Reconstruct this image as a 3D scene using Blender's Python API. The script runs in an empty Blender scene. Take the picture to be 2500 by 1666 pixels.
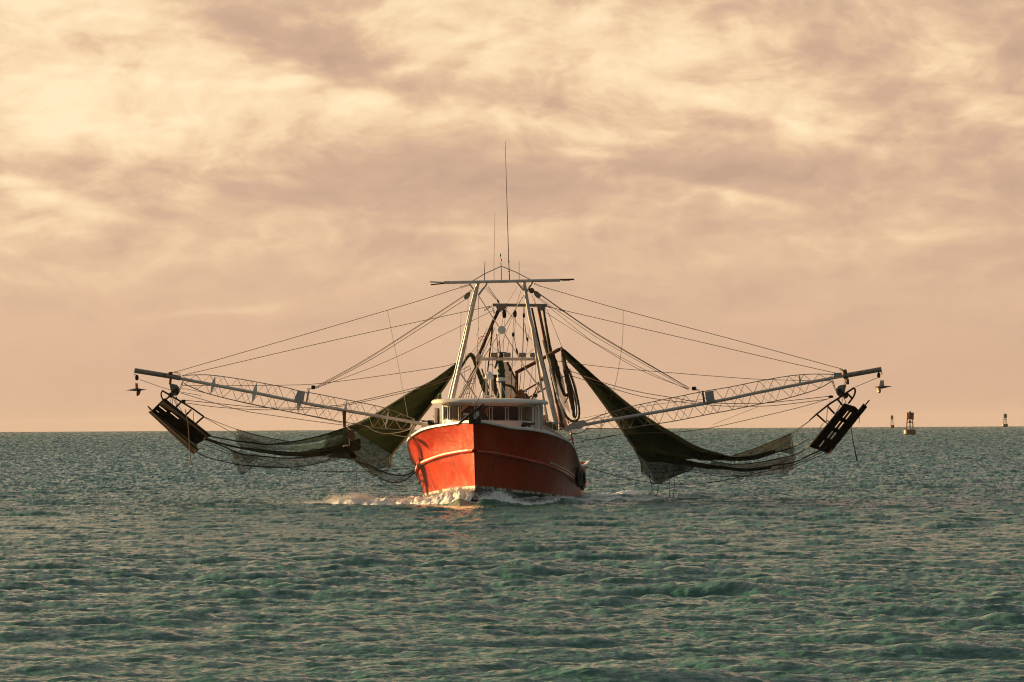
import bpy, math, random
import numpy as np
from mathutils import Vector, Matrix
random.seed(7); RNG = np.random.default_rng(7)
SC = bpy.context.scene
COL = SC.collection
# ------------------------------------------------------------------ camera
CAM_H = 3.15; FPX = 9000.0; W0, H0 = 2500.0, 1666.0
pitch = math.atan((1045 - 833) / FPX); roll = 0.0056
fwd = Vector((0, math.cos(pitch), math.sin(pitch)))
up0 = Vector((0, -math.sin(pitch), math.cos(pitch))); rt0 = Vector((1, 0, 0))
RT = (rt0 * math.cos(roll) - up0 * math.sin(roll)).normalized()
UP = (rt0 * math.sin(roll) + up0 * math.cos(roll)).normalized()
CP = Vector((0, 0, CAM_H))
cd = bpy.data.cameras.new('camera'); cam = bpy.data.objects.new('camera', cd); COL.objects.link(cam)
cd.sensor_width = 36; cd.lens = 36 * FPX / W0; cd.clip_start = 1; cd.clip_end = 200000
M = Matrix((RT, UP, -fwd)).transposed().to_4x4(); M.translation = CP; cam.matrix_world = M
SC.camera = cam
# ------------------------------------------------------------------ light
SUN_EL = math.radians(9.0); SUN_AZ = math.radians(-61.0)          # azimuth from +Y (view axis), negative = left
sdir = Vector((math.sin(SUN_AZ) * math.cos(SUN_EL), math.cos(SUN_AZ) * math.cos(SUN_EL), math.sin(SUN_EL)))
sl = bpy.data.lights.new('sun', 'SUN'); sl.energy = 5.0; sl.angle = math.radians(0.6); sl.color = (1.0, 0.64, 0.28)
so = bpy.data.objects.new('sun', sl); COL.objects.link(so); so.location = (-60, 60, 60)
so.rotation_euler = sdir.to_track_quat('Z', 'Y').to_euler()
world = bpy.data.worlds.new('World'); SC.world = world; world.use_nodes = True
SC.view_settings.view_transform = 'Standard'; SC.view_settings.look = 'None'
SC.view_settings.exposure = 1.6; SC.view_settings.gamma = 1.0
SC.view_settings.use_curve_mapping = False
SC.cycles.filter_width = 1.1; SC.cycles.use_denoising = True; SC.cycles.caustics_reflective = False; SC.cycles.caustics_refractive = False; SC.cycles.max_bounces = 8; SC.cycles.transparent_max_bounces = 24


class NT:
    """tiny node-tree builder"""
    def __init__(s, nt): s.nt = nt; nt.nodes.clear()
    def n(s, t, **kw):
        nd = s.nt.nodes.new(t)
        for k, v in kw.items(): setattr(nd, k, v)
        return nd
    def put(s, sock, v):
        if isinstance(v, bpy.types.NodeSocket): s.nt.links.new(v, sock)
        elif v is not None: sock.default_value = v
    def m(s, op, a, b=None, c=None, clamp=False):
        nd = s.n('ShaderNodeMath', operation=op, use_clamp=clamp)
        s.put(nd.inputs[0], a)
        if b is not None: s.put(nd.inputs[1], b)
        if c is not None: s.put(nd.inputs[2], c)
        return nd.outputs[0]
    def vm(s, op, a, b=None, scale=None):
        nd = s.n('ShaderNodeVectorMath', operation=op); s.put(nd.inputs[0], a)
        if b is not None: s.put(nd.inputs[1], b)
        if scale is not None: s.put(nd.inputs[3], scale)
        return nd.outputs['Value'] if op in ('DOT_PRODUCT', 'LENGTH') else nd.outputs[0]
    def mix(s, f, a, b, blend='MIX'):
        nd = s.n('ShaderNodeMix', data_type='RGBA', blend_type=blend)
        s.put(nd.inputs[0], f)
        for i, v in ((6, a), (7, b)):
            if isinstance(v, (tuple, list)) and len(v) == 3: v = (*v, 1)
            s.put(nd.inputs[i], v)
        return nd.outputs[2]
    def ramp(s, f, stops):
        nd = s.n('ShaderNodeValToRGB'); cr = nd.color_ramp
        while len(cr.elements) < len(stops): cr.elements.new(0.5)
        for e, (p, c) in zip(cr.elements, stops):
            e.position = p; e.color = (*c, 1) if len(c) == 3 else c
        s.put(nd.inputs[0], f); return nd.outputs[0]
    def rng(s, v, a, b, c=0.0, d=1.0, smooth=False):
        nd = s.n('ShaderNodeMapRange'); nd.clamp = True
        if smooth: nd.interpolation_type = 'SMOOTHSTEP'
        for i, x in enumerate((v, a, b, c, d)): s.put(nd.inputs[i], x)
        return nd.outputs[0]
    def noise(s, vec, scale, detail=4, rough=0.55, dist=0.0):
        nd = s.n('ShaderNodeTexNoise'); s.put(nd.inputs['Vector'], vec)
        nd.inputs['Scale'].default_value = scale; nd.inputs['Detail'].default_value = detail
        nd.inputs['Roughness'].default_value = rough; nd.inputs['Distortion'].default_value = dist
        return nd.outputs[0]
    def xyz(s, x, y, z):
        nd = s.n('ShaderNodeCombineXYZ'); s.put(nd.inputs[0], x); s.put(nd.inputs[1], y); s.put(nd.inputs[2], z)
        return nd.outputs[0]
    def sep(s, v):
        nd = s.n('ShaderNodeSeparateXYZ'); s.put(nd.inputs[0], v); return nd.outputs


# ------------------------------------------------------------------ sky: lit evening cloud deck over a clear sky
def build_world():
    t = NT(world.node_tree)
    out = t.n('ShaderNodeOutputWorld'); bg = t.n('ShaderNodeBackground')
    d = t.n('ShaderNodeTexCoord').outputs['Generated']
    sx, sy, sz = t.sep(d)
    zc = t.m('MAXIMUM', sz, 0.0)
    sky = t.n('ShaderNodeTexSky', sky_type='NISHITA'); sky.sun_disc = False
    sky.sun_elevation = SUN_EL; sky.sun_rotation = SUN_AZ; sky.air_density = 1.4; sky.dust_density = 3.0
    az = t.m('ARCTAN2', sx, sy)                                   # 0 along +Y
    el = t.m('ARCSINE', t.m('MINIMUM', zc, 1.0))
    den = t.m('ADD', zc, 0.22)
    pv = t.xyz(t.m('DIVIDE', sx, den), t.m('DIVIDE', sy, den), 0.0)
    warp = t.n('ShaderNodeTexNoise'); t.put(warp.inputs['Vector'], pv); warp.inputs['Scale'].default_value = 3.0
    warp.inputs['Detail'].default_value = 3
    pw = t.vm('ADD', pv, t.vm('SCALE', t.vm('SUBTRACT', warp.outputs['Color'], (0.5, 0.5, 0.5)), scale=0.33))
    dv = t.vm('MULTIPLY', d, (1.0, 1.0, 2.1)); wq = t.n('ShaderNodeTexNoise'); t.put(wq.inputs['Vector'], dv); wq.inputs['Scale'].default_value = 22; wq.inputs['Detail'].default_value = 4
    dw = t.vm('ADD', dv, t.vm('SCALE', t.vm('SUBTRACT', wq.outputs['Color'], (.5, .5, .5)), scale=.035))
    n1 = t.m('ADD', t.m('MULTIPLY', t.noise(pw, 4.2, 6, 0.56), .35), t.m('MULTIPLY', t.noise(dw, 15.0, 8, .56), .65))
    n2 = t.noise(t.vm('ADD', t.vm('MULTIPLY', dw, (1, 1, .8)), (7.3, 2.1, 0)), 48.0, 7, 0.58)
    wc = t.sep(warp.outputs['Color'])
    azw = t.m('ADD', az, t.m('MULTIPLY', t.m('SUBTRACT', wc[0], 0.5), 0.05))
    elw = t.m('ADD', el, t.m('MULTIPLY', t.m('SUBTRACT', wc[1], 0.5), 0.018))
    acc = None
    blobs = [  # cloud masses: px, py, rx, ry, tilt (deg, + falls to the right), weight
        (60, 60, 380, 190, 10, .24), (230, 300, 330, 80, 12, .22), (820, 230, 460, 80, 20, .26), (1180, 110, 330, 90, 12, .20),
        (1750, 160, 330, 110, 20, .22), (2420, 300, 190, 60, 30, .36), (130, 455, 330, 26, 14, .36), (1290, 300, 420, 45, 8, .26),
        (700, 90, 420, 60, 24, -.34), (2160, 240, 300, 80, 20, -.28), (1290, 430, 430, 50, 4, -.30), (2430, 60, 170, 70, 40, -.30),
        (1900, 440, 600, 50, 4, -.24), (560, 430, 330, 36, 6, -.20), (1750, 500, 240, 16, 8, .26), (1100, 565, 150, 14, 4, .20), (1950, 330, 240, 24, 20, .26),
        (500, 745, 160, 14, 0, .12), (700, 580, 260, 30, -4, .08), (1650, 60, 200, 60, 20, .2), (1450, 395, 160, 16, 8, .22)]
    for px, py, rx, ry, tl, w in blobs:
        a0 = (px - 1250) / FPX; e0 = (1045 - py) / FPX
        ca, sa = math.cos(math.radians(tl)), math.sin(math.radians(tl))
        da = t.m('SUBTRACT', azw, a0); de = t.m('SUBTRACT', elw, e0)
        X = t.m('ADD', t.m('MULTIPLY', da, ca * FPX / rx), t.m('MULTIPLY', de, -sa * FPX / rx))
        Y = t.m('ADD', t.m('MULTIPLY', da, sa * FPX / ry), t.m('MULTIPLY', de, ca * FPX / ry))
        g = t.m('EXPONENT', t.m('MULTIPLY', t.m('ADD', t.m('MULTIPLY', X, X), t.m('MULTIPLY', Y, Y)), -1.0))
        g = t.m('MULTIPLY', g, w)
        acc = g if acc is None else t.m('ADD', acc, g)
    frame = acc
    lum = t.m('ADD', t.m('MULTIPLY', t.m('SUBTRACT', n1, 0.5), 1.9), t.m('MULTIPLY', t.m('SUBTRACT', n2, 0.5), 0.7))
    fade = t.rng(el, 0.015, 0.085, 0.16, 1.0, smooth=True)
    # relief: billows are brighter on the side turned to the low sun at the left
    ra = t.noise(dw, 34.0, 7, .55); rb = t.noise(t.vm('ADD', dw, (-.0045, 0.0, .0065)), 34.0, 7, .55)
    lum = t.m('ADD', lum, t.m('MULTIPLY', t.m('SUBTRACT', ra, rb), 1.25))
    lum = t.m('MULTIPLY', lum, fade)
    lum = t.m('ADD', t.m('ADD', lum, frame), t.rng(el, 0.0, 0.11, 0.36, 0.50))
    lum = t.m('ADD', lum, t.rng(az, -0.14, 0.14, 0.07, -0.06))
    ccol = t.ramp(lum, [(0.0, (.60, .395, .28)), (0.30, (.70, .465, .32)), (0.5, (.83, .56, .36)), (0.72, (1.0, .73, .45)), (1.0, (1.12, .88, .57))])
    # nearer the horizon the cloud sheet turns pinker
    ccol = t.mix(t.rng(el, 0.0, 0.045, 0.75, 0.0), ccol, (.71, .445, .29))
    # away from the sunlit quarter (behind the viewer) and overhead the sheet is grey-blue and thin
    sunside = t.m('ADD', t.m('MULTIPLY', sy, 0.78), t.m('MULTIPLY', sx, -0.62))
    k = t.rng(sunside, -0.35, 0.72, 0.0, 1.0, smooth=True)
    clear = t.mix(1.0, sky.outputs[0], (0.045, 0.045, 0.045), 'MULTIPLY')
    graycl = t.mix(t.rng(n1, .35, .68), (.35, .372, .355), (.45, .472, .445)); graycl = t.mix(t.rng(el, .02, .60, 0, 1, smooth=True), (.080, .085, .085), graycl)
    away = t.mix(0.62, clear, graycl)
    top = t.rng(el, 0.10, 0.25, 0.0, 0.95, smooth=True)
    c = t.mix(k, away, ccol)
    c = t.mix(top, c, t.mix(.62, clear, t.mix(t.rng(n1, .35, .68), (.35, .372, .355), (.45, .472, .445))))
    t.put(bg.inputs[0], c); bg.inputs[1].default_value = 0.311
    t.nt.links.new(bg.outputs[0], out.inputs[0])
build_world()

# ------------------------------------------------------------------ materials
MATS = {}
def mat(name, col, rough=0.5, metal=0.0, rust=0.0, var=0.25, scale=3.0, bump=0.0, spec=0.5, rustcol=(.16, .045, .015), streak=False, bscale=None):
    if name in MATS: return MATS[name]
    m = bpy.data.materials.new(name); m.use_nodes = True; t = NT(m.node_tree)
    o = t.n('ShaderNodeOutputMaterial'); b = t.n('ShaderNodeBsdfPrincipled')
    g = t.n('ShaderNodeNewGeometry').outputs['Position']
    v = g
    if streak: v = t.vm('MULTIPLY', g, (1.0, 1.0, 0.16))
    nz = t.noise(v, scale, 6, 0.62)
    dark = tuple(x * (1 - var) for x in col); lite = tuple(min(1, x * (1 + var * .5)) for x in col)
    c = t.mix(t.rng(nz, .3, .7), dark, lite)
    if rust > 0:
        rn = t.noise(t.vm('ADD', v, (3.1, 9.7, 4.4)), scale * 1.9, 8, 0.7)
        rm = t.rng(rn, 0.72 - rust * .4, 0.80 - rust * .4)
        c = t.mix(rm, c, rustcol)
        b.inputs['Roughness'].default_value = rough
        t.put(b.inputs['Roughness'], t.rng(rm, 0, 1, rough, 0.85))
    else: t.put(b.inputs['Roughness'], t.rng(nz, .3, .7, rough * .85, min(1, rough * 1.2)))
    t.put(b.inputs['Base Color'], c); b.inputs['Metallic'].default_value = metal
    b.inputs['Specular IOR Level'].default_value = spec
    if bump:
        bn = t.n('ShaderNodeBump'); bn.inputs['Strength'].default_value = bump; bn.inputs['Distance'].default_value = 0.05
        t.put(bn.inputs['Height'], t.noise(g, bscale or scale * 2, 5, .55)); t.put(b.inputs['Normal'], bn.outputs[0])
    t.nt.links.new(b.outputs[0], o.inputs[0]); MATS[name] = m; return m

def net_mat(name, col, alpha, trans=.45, weave=14.0):
    m = bpy.data.materials.new(name); m.use_nodes = True; t = NT(m.node_tree)
    o = t.n('ShaderNodeOutputMaterial'); g = t.n('ShaderNodeNewGeometry').outputs['Position']
    nz = t.noise(g, 2.2, 6, .62); n2 = t.noise(t.vm('MULTIPLY', g, (1, 1, .35)), weave, 4, .7)
    c = t.mix(t.rng(nz, .3, .7), tuple(x * .75 for x in col), tuple(x * 1.2 for x in col))
    df = t.n('ShaderNodeBsdfDiffuse'); t.put(df.inputs[0], c)
    tr = t.n('ShaderNodeBsdfTranslucent'); t.put(tr.inputs[0], c)
    ms = t.n('ShaderNodeMixShader'); ms.inputs[0].default_value = trans
    t.nt.links.new(df.outputs[0], ms.inputs[1]); t.nt.links.new(tr.outputs[0], ms.inputs[2])
    tp = t.n('ShaderNodeBsdfTransparent'); m2 = t.n('ShaderNodeMixShader')
    a = t.m('ADD', t.m('ADD', t.m('MULTIPLY', t.m('SUBTRACT', nz, .5), .35), t.m('MULTIPLY', t.m('SUBTRACT', n2, .5), .45)), alpha, clamp=True)
    t.put(m2.inputs[0], a)
    t.nt.links.new(tp.outputs[0], m2.inputs[1]); t.nt.links.new(ms.outputs[0], m2.inputs[2])
    t.nt.links.new(m2.outputs[0], o.inputs[0]); MATS[name] = m; return m

WHITE = mat('white_paint', (.62, .60, .57), .42, rust=.13, var=.14, scale=2.2, bump=.12)
WHITEP = mat('white_house_paint', (.66, .645, .60), .40, rust=.05, var=.12, scale=1.4, bump=.08, streak=True)
GREYP = mat('weathered_grey_paint', (.54, .47, .43), .38, rust=.24, var=.28, scale=3.2, bump=.2)
TRUSS = mat('truss_paint', (.30, .21, .145), .5, rust=.36, var=.3, scale=3.5)
RUST = mat('rusty_steel', (.12, .040, .018), .75, rust=.3, var=.5, scale=4.0, bump=.4, rustcol=(.035, .014, .009))
DARK = mat('dark_steel', (.020, .013, .010), .6, spec=.25, rust=.28, var=.5, scale=5.0, bump=.3, rustcol=(.085, .026, .010))
BLACK = mat('black_rubber', (.024, .020, .019), .6, var=.4, scale=6, bump=.3)
ROPE = mat('wire_rope', (.13, .068, .034), .6, var=.35, scale=9)
ROPED = mat('dark_rope', (.020, .016, .013), .8, var=.35, scale=9)
ROPEL = mat('pale_rope', (.50, .40, .28), .8, var=.25, scale=9)
WOOD = mat('weathered_wood', (.016, .009, .006), .8, rust=.2, var=.5, scale=6, bump=.5, rustcol=(.045, .018, .008), streak=True, spec=.08)
GREEN = mat('green_glass', (.0, .30, .08), .25, var=.1)
ORANGE = mat('orange_paint_and_sunlit', (.72, .20, .05), .55, var=.2)
TARP = mat('dark_tarp', (.02, .035, .035), .7, var=.4)
BLUE = mat('blue_plastic', (.03, .07, .20), .4, var=.3)
BLOCK = mat('block_steel', (.20, .165, .145), .5, rust=.4, var=.3, scale=6, bump=.3)
RADOME = mat('radome_white', (.70, .68, .66), .35, var=.08)
REDP = mat('buoy_red', (.13, .026, .016), .5, rust=.2, var=.3, scale=1.2)
GRNP = mat('buoy_green', (.05, .06, .04), .55, rust=.1, var=.3, scale=1.2)
NETD = net_mat('net_dense', (.024, .031, .014), 1.1, .16)
NETM = net_mat('net_mid', (.026, .030, .013), .80, .25)
NETS = net_mat('net_sheer', (.050, .042, .027), .52, .3)
NETG = net_mat('net_green', (.045, .062, .034), .86, .25)
NETB = net_mat('net_brown', (.060, .036, .016), .72, .5)

def hull_material():
    m = bpy.data.materials.new('hull_red'); m.use_nodes = True; t = NT(m.node_tree)
    o = t.n('ShaderNodeOutputMaterial'); b = t.n('ShaderNodeBsdfPrincipled')
    g = t.n('ShaderNodeNewGeometry').outputs['Position']
    st = t.vm('MULTIPLY', g, (1.0, 1.0, 0.14))
    n1 = t.noise(g, 0.55, 5, .6); n2 = t.noise(st, 4.5, 6, .68); n3 = t.noise(t.vm('ADD', st, (5, 2, 8)), 2.0, 6, .65)
    c = t.mix(t.rng(n1, .3, .7), (.26, .008, .0008), (.38, .026, .0014))
    c = t.mix(t.rng(n2, .56, .74, 0, .35), c, (.42, .075, .012))          # chalked, sun-faded streaks, with orange of the sunlit sheen put into the colour
    c = t.mix(t.rng(n3, .57, .72, 0, .8), c, (.075, .010, .004))         # rust runs
    z = t.sep(g)[2]
    grime = t.m('MULTIPLY', t.rng(z, .25, 1.05, 1.0, 0.0), t.rng(t.noise(g, 1.6, 6, .65), .46, .62))
    c = t.mix(t.m('MULTIPLY', grime, .65), c, (.11, .085, .03))         # weed and dirt above the waterline
    t.put(b.inputs['Base Color'], c)
    t.put(b.inputs['Roughness'], t.rng(n2, .3, .75, .24, .50)); b.inputs['Specular IOR Level'].default_value = .42; b.inputs['Specular Tint'].default_value = (1.0, .46, .14, 1)
    b.inputs['Coat Weight'].default_value = .12; b.inputs['Coat Roughness'].default_value = .30; b.inputs['Coat Tint'].default_value = (1.0, .85, .7, 1)
    bn = t.n('ShaderNodeBump'); bn.inputs['Strength'].default_value = .55; bn.inputs['Distance'].default_value = .12
    vo = t.noise(g, 0.95, 3, .5)
    t.put(bn.inputs['Height'], t.m('ADD', vo, t.m('MULTIPLY', t.noise(st, 7, 4, .6), .06)))
    t.put(b.inputs['Normal'], bn.outputs[0]); t.nt.links.new(b.outputs[0], o.inputs[0]); return m
HULLR = hull_material()
STRIPE = mat('boot_stripe', (.52, .48, .40), .6, rust=.52, var=.3, scale=1.3, rustcol=(.02, .02, .015))
BOTTOM = mat('bottom_paint', (.018, .045, .062), .5, rust=.25, var=.4, scale=1.6, rustcol=(.012, .014, .012))

def glass_mat():
    m = bpy.data.materials.new('window_glass'); m.use_nodes = True; t = NT(m.node_tree)
    o = t.n('ShaderNodeOutputMaterial'); gl = t.n('ShaderNodeBsdfGlossy'); gl.inputs['Roughness'].default_value = .03
    gl.inputs[0].default_value = (.9, .85, .8, 1)
    tp = t.n('ShaderNodeBsdfTransparent'); tp.inputs[0].default_value = (.62, .46, .36, 1)
    fr = t.n('ShaderNodeFresnel'); fr.inputs[0].default_value = 1.5
    ms = t.n('ShaderNodeMixShader'); t.put(ms.inputs[0], t.m('ADD', fr.outputs[0], .03))
    t.nt.links.new(tp.outputs[0], ms.inputs[1]); t.nt.links.new(gl.outputs[0], ms.inputs[2]); t.nt.links.new(ms.outputs[0], o.inputs[0])
    return m
GLASS = glass_mat()

# ------------------------------------------------------------------ projection: a point of the photo at a known place along the boat
TH = math.radians(4.0)
AFT = Vector((math.sin(TH), math.cos(TH), 0)); PORT = Vector((math.cos(TH), -math.sin(TH), 0)); ZZ = Vector((0, 0, 1))
BOW = Vector((-1.48, 150.0, 0.0))
def ray(px, py): return fwd + RT * ((px - W0 / 2) / FPX) - UP * ((py - H0 / 2) / FPX)
def P(px, py, u):
    r = ray(px, py); return CP + r * ((BOW + AFT * u - CP).dot(AFT) / r.dot(AFT))
def PD(px, py, D):
    r = ray(px, py); return CP + r * (D / r.y)
def B(u, t, z): return BOW + AFT * u + PORT * t + ZZ * z
def inv(p):
    q = p - BOW; return q.dot(AFT), q.dot(PORT), q.z

# ------------------------------------------------------------------ mesh building
ORG = {}
class MB:
    def __init__(s): s.v = []; s.f = []; s.mi = []
    def add(s, vs, fs, mi=0):
        o = len(s.v); s.v += [Vector(v) for v in vs]; s.f += [tuple(i + o for i in f) for f in fs]; s.mi += [mi] * len(fs); return s
    def box(s, c, ax, ay, az, mi=0):
        """centre and three half-axis vectors"""
        vs = [c + ax * i + ay * j + az * k for i in (-1, 1) for j in (-1, 1) for k in (-1, 1)]
        return s.add(vs, [(0, 1, 3, 2), (4, 6, 7, 5), (0, 4, 5, 1), (2, 3, 7, 6), (0, 2, 6, 4), (1, 5, 7, 3)], mi)
    def tube(s, pts, r, n=8, cap=True, mi=0):
        pts = [Vector(p) for p in pts]; m = len(pts); rs = r if isinstance(r, (list, tuple)) else [r] * m
        vs = []; ref = None
        for i, p in enumerate(pts):
            tg = (pts[min(i + 1, m - 1)] - pts[max(i - 1, 0)]).normalized()
            if ref is None: ref = Vector((0, 0, 1)) if abs(tg.z) < .9 else Vector((1, 0, 0))
            a = tg.cross(ref).normalized(); b = a.cross(tg).normalized(); ref = b
            for k in range(n):
                th = 2 * math.pi * k / n; vs.append(p + (a * math.cos(th) + b * math.sin(th)) * rs[i])
        fs = [(i * n + k, i * n + (k + 1) % n, (i + 1) * n + (k + 1) % n, (i + 1) * n + k) for i in range(m - 1) for k in range(n)]
        if cap: fs += [tuple(range(n))[::-1], tuple((m - 1) * n + k for k in range(n))]
        return s.add(vs, fs, mi)
    def prism(s, poly, d, mi=0):
        """polygon points and a thickness vector"""
        n = len(poly); vs = [Vector(p) - d * .5 for p in poly] + [Vector(p) + d * .5 for p in poly]
        return s.add(vs, [tuple(range(n))[::-1], tuple(range(n, 2 * n))] + [(i, (i + 1) % n, n + (i + 1) % n, n + i) for i in range(n)], mi)
    def lathe(s, c, axis, prof, n=16, mi=0):
        axis = axis.normalized(); a = axis.orthogonal().normalized(); b = axis.cross(a)
        vs = [c + axis * h + (a * math.cos(2 * math.pi * k / n) + b * math.sin(2 * math.pi * k / n)) * r for r, h in prof for k in range(n)]
        m = len(prof)
        fs = [(i * n + k, i * n + (k + 1) % n, (i + 1) * n + (k + 1) % n, (i + 1) * n + k) for i in range(m - 1) for k in range(n)]
        fs += [tuple(range(n))[::-1], tuple((m - 1) * n + k for k in range(n))]
        return s.add(vs, fs, mi)
    def torus(s, c, axis, R, r, n=14, m=6, sq=1.0, long=None, mi=0):
        axis = axis.normalized(); a = (long or axis.orthogonal()).normalized(); b = axis.cross(a); vs = []
        for i in range(n):
            th = 2 * math.pi * i / n; dr = a * math.cos(th) + b * math.sin(th) * sq
            for k in range(m):
                ph = 2 * math.pi * k / m; vs.append(c + dr * R + (dr * math.cos(ph) + axis * math.sin(ph)) * r)
        fs = [(i * m + k, ((i + 1) % n) * m + k, ((i + 1) % n) * m + (k + 1) % m, i * m + (k + 1) % m) for i in range(n) for k in range(m)]
        return s.add(vs, fs, mi)
    def build(s, name, mats, parent=None, smooth=False, bevel=0.0):
        v = s.v; lo = Vector((min(p.x for p in v), min(p.y for p in v), min(p.z for p in v))); hi = Vector((max(p.x for p in v), max(p.y for p in v), max(p.z for p in v)))
        org = Vector(((lo.x + hi.x) / 2, (lo.y + hi.y) / 2, lo.z))
        me = bpy.data.meshes.new(name); me.from_pydata([tuple(p - org) for p in v], [], s.f); me.validate()
        if not isinstance(mats, (list, tuple)): mats = [mats]
        for mm in mats: me.materials.append(mm)
        if len(mats) > 1 and len(me.polygons) == len(s.mi): me.polygons.foreach_set('material_index', s.mi)
        if smooth:
            me.polygons.foreach_set('use_smooth', [True] * len(me.polygons))
            if smooth != 'all':
                try: me.set_sharp_from_angle(angle=math.radians(38))
                except Exception: pass
        me.update()
        o = bpy.data.objects.new(name, me); COL.objects.link(o); ORG[o.name] = org
        if parent is not None: o.parent = parent; o.location = org - ORG[parent.name]
        else: o.location = org
        if bevel:
            bv = o.modifiers.new('bevel', 'BEVEL'); bv.width = bevel; bv.segments = 2; bv.limit_method = 'ANGLE'
        return o
def thing(name, loc, label, cat, group=None):
    o = bpy.data.objects.new(name, None); COL.objects.link(o); o.location = loc; o.empty_display_size = .3
    ORG[o.name] = Vector(loc); tag(o, label, cat, group); return o
def tag(o, label=None, cat=None, group=None, kind=None):
    if label: o['label'] = label
    if cat: o['category'] = cat
    if group: o['group'] = group
    if kind: o['kind'] = kind
    return o
def cat_rom(pts, n=6):
    pts = [Vector(p) for p in pts]
    if len(pts) < 3: return [pts[0].lerp(pts[-1], i / n) for i in range(n + 1)]
    q = [pts[0] * 2 - pts[1]] + pts + [pts[-1] * 2 - pts[-2]]; r = []
    for i in range(1, len(q) - 2):
        a, b, c, d = q[i - 1:i + 3]
        for k in range(n):
            t = k / n; r.append(.5 * ((2 * b) + (c - a) * t + (2 * a - 5 * b + 4 * c - d) * t * t + (3 * b - a - 3 * c + d) * t ** 3))
    r.append(pts[-1]); return r
def tube_obj(name, pts, r, m, parent, n=8): return MB().tube(pts, r, n).build(name, m, parent, smooth=True)
def cable(name, pp, r, m, parent, sag=0.0, n=5, sides=5):
    """pp: list of (px, py, u)"""
    w = [P(*p) for p in pp]
    if len(w) == 2:
        k = 10; c = [w[0].lerp(w[1], i / k) - ZZ * (sag * 4 * (i / k) * (1 - i / k)) for i in range(k + 1)]
    else: c = cat_rom(w, n)
    return MB().tube(c, r, sides).build(name, m, parent, smooth=True)
def links(mb, pts, R=.05, r=.014):
    """chain links along a path"""
    for i in range(len(pts) - 1):
        a, b = pts[i], pts[i + 1]; L = (b - a).length; k = max(1, int(L / (R * 2.1)))
        for j in range(k):
            c = a.lerp(b, (j + .5) / k); d = (b - a).normalized(); s = d.orthogonal() if j % 2 else d.cross(d.orthogonal())
            mb.torus(c, s.normalized(), R * 1.25, r, 8, 4, .62, long=d)
    return mb
def block(mb, c, d, L=.2, w=.07):
    """a rigging block: two cheek plates round a sheave; d = direction it hangs"""
    d = d.normalized(); s = AFT
    side = d.cross(s).normalized()
    prof = [c + d * (L * a) + side * (w * b) for a, b in ((-.6, -.35), (-.6, .35), (-.2, 1), (.35, 1), (.62, .5), (.62, -.5), (.35, -1), (-.2, -1))]
    mb.prism(prof, s * .018 + Vector()); mb.prism([p + s * .07 for p in prof], s * .018)
    mb.lathe(c + s * .012, s, [(w * .8, 0), (w * .6, .022), (w * .8, .046)], 12)
    return mb

# ------------------------------------------------------------------ water: wind sea from a wave spectrum on one fan-shaped sheet out to the horizon
def fft_tile(N, L, kmin, kmax, kp, rms, wdir, spread, seed, ex=4.0):
    rg = np.random.default_rng(seed)
    k1 = 2 * np.pi * np.fft.fftfreq(N, L / N); kx, ky = np.meshgrid(k1, k1, indexing='ij')
    k = np.hypot(kx, ky); k[0, 0] = 1
    c = (kx * math.cos(wdir) + ky * math.sin(wdir)) / k
    Pk = k ** -ex * np.exp(-1.0 * (kp / k) ** 2) * (spread + (1 - spread) * (np.abs(c) ** 7 + .5 * np.abs((kx * math.cos(wdir - .55) + ky * math.sin(wdir - .55)) / k) ** 9))
    Pk *= (k > kmin) * (k < kmax) * np.exp(-(k / kmax) ** 2); Pk[0, 0] = 0
    A = np.sqrt(Pk) * (rg.normal(size=(N, N)) + 1j * rg.normal(size=(N, N)))
    h = np.fft.ifft2(A).real; s = rms / h.std(); A = A * s
    h = np.fft.ifft2(A).real
    dx = np.fft.ifft2(-1j * kx / k * A).real; dy = np.fft.ifft2(-1j * ky / k * A).real
    return np.stack([h, dx, dy], -1).astype(np.float32), L, N
def samp(tile, x, y, ang):
    T, L, N = tile; c, s = math.cos(ang), math.sin(ang)
    u = (x * c + y * s) / L * N; v = (-x * s + y * c) / L * N
    iu = np.floor(u).astype(int); iv = np.floor(v).astype(int); fu = (u - iu)[..., None]; fv = (v - iv)[..., None]
    a = T[iu % N, iv % N]; b = T[(iu + 1) % N, iv % N]; d = T[iu % N, (iv + 1) % N]; e = T[(iu + 1) % N, (iv + 1) % N]
    r = (a * (1 - fu) + b * fu) * (1 - fv) + (d * (1 - fu) + e * fu) * fv
    return r[..., 0], r[..., 1] * c - r[..., 2] * s, r[..., 1] * s + r[..., 2] * c
TILE1 = fft_tile(1024, 71.0, 0.15, 42.0, 2.0, 0.044, math.radians(84), .06, 3, 4.15)
TILE2 = fft_tile(512, 9.7, 5.0, 150.0, 7.0, 0.0115, math.radians(94), .12, 5, 3.7)
TILE3 = fft_tile(512, 6.1, 8.0, 190.0, 10.0, 0.0062, math.radians(88), .12, 15, 3.8)
def wake_height(x, y):
    """bow wave and the dip along the hull"""
    a = (x - BOW.x) * AFT.x + (y - BOW.y) * AFT.y; t = (x - BOW.x) * PORT.x + (y - BOW.y) * PORT.y
    at = np.abs(t)
    r = np.exp(-((at - 0.55 - np.clip(a + .6, 0, 60) * .42) / (.45 + .05 * np.clip(a, 0, 40))) ** 2) * np.exp(-np.clip(a, 0, 99) / 9.0) * (1 / (1 + np.exp(-(a + .9) * 4)))
    front = np.exp(-((a + 0.55) / .5) ** 2 - (t / .9) ** 2)
    # diverging crests further out
    w = np.exp(-((at - 3.0 - np.clip(a - 3, 0, 99) * .36) / (.8 + .03 * np.clip(a, 0, 60))) ** 2) * (a > 2) * np.exp(-np.clip(a - 3, 0, 999) / 45.0)
    return .26 * r + .16 * front + .10 * w
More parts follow.
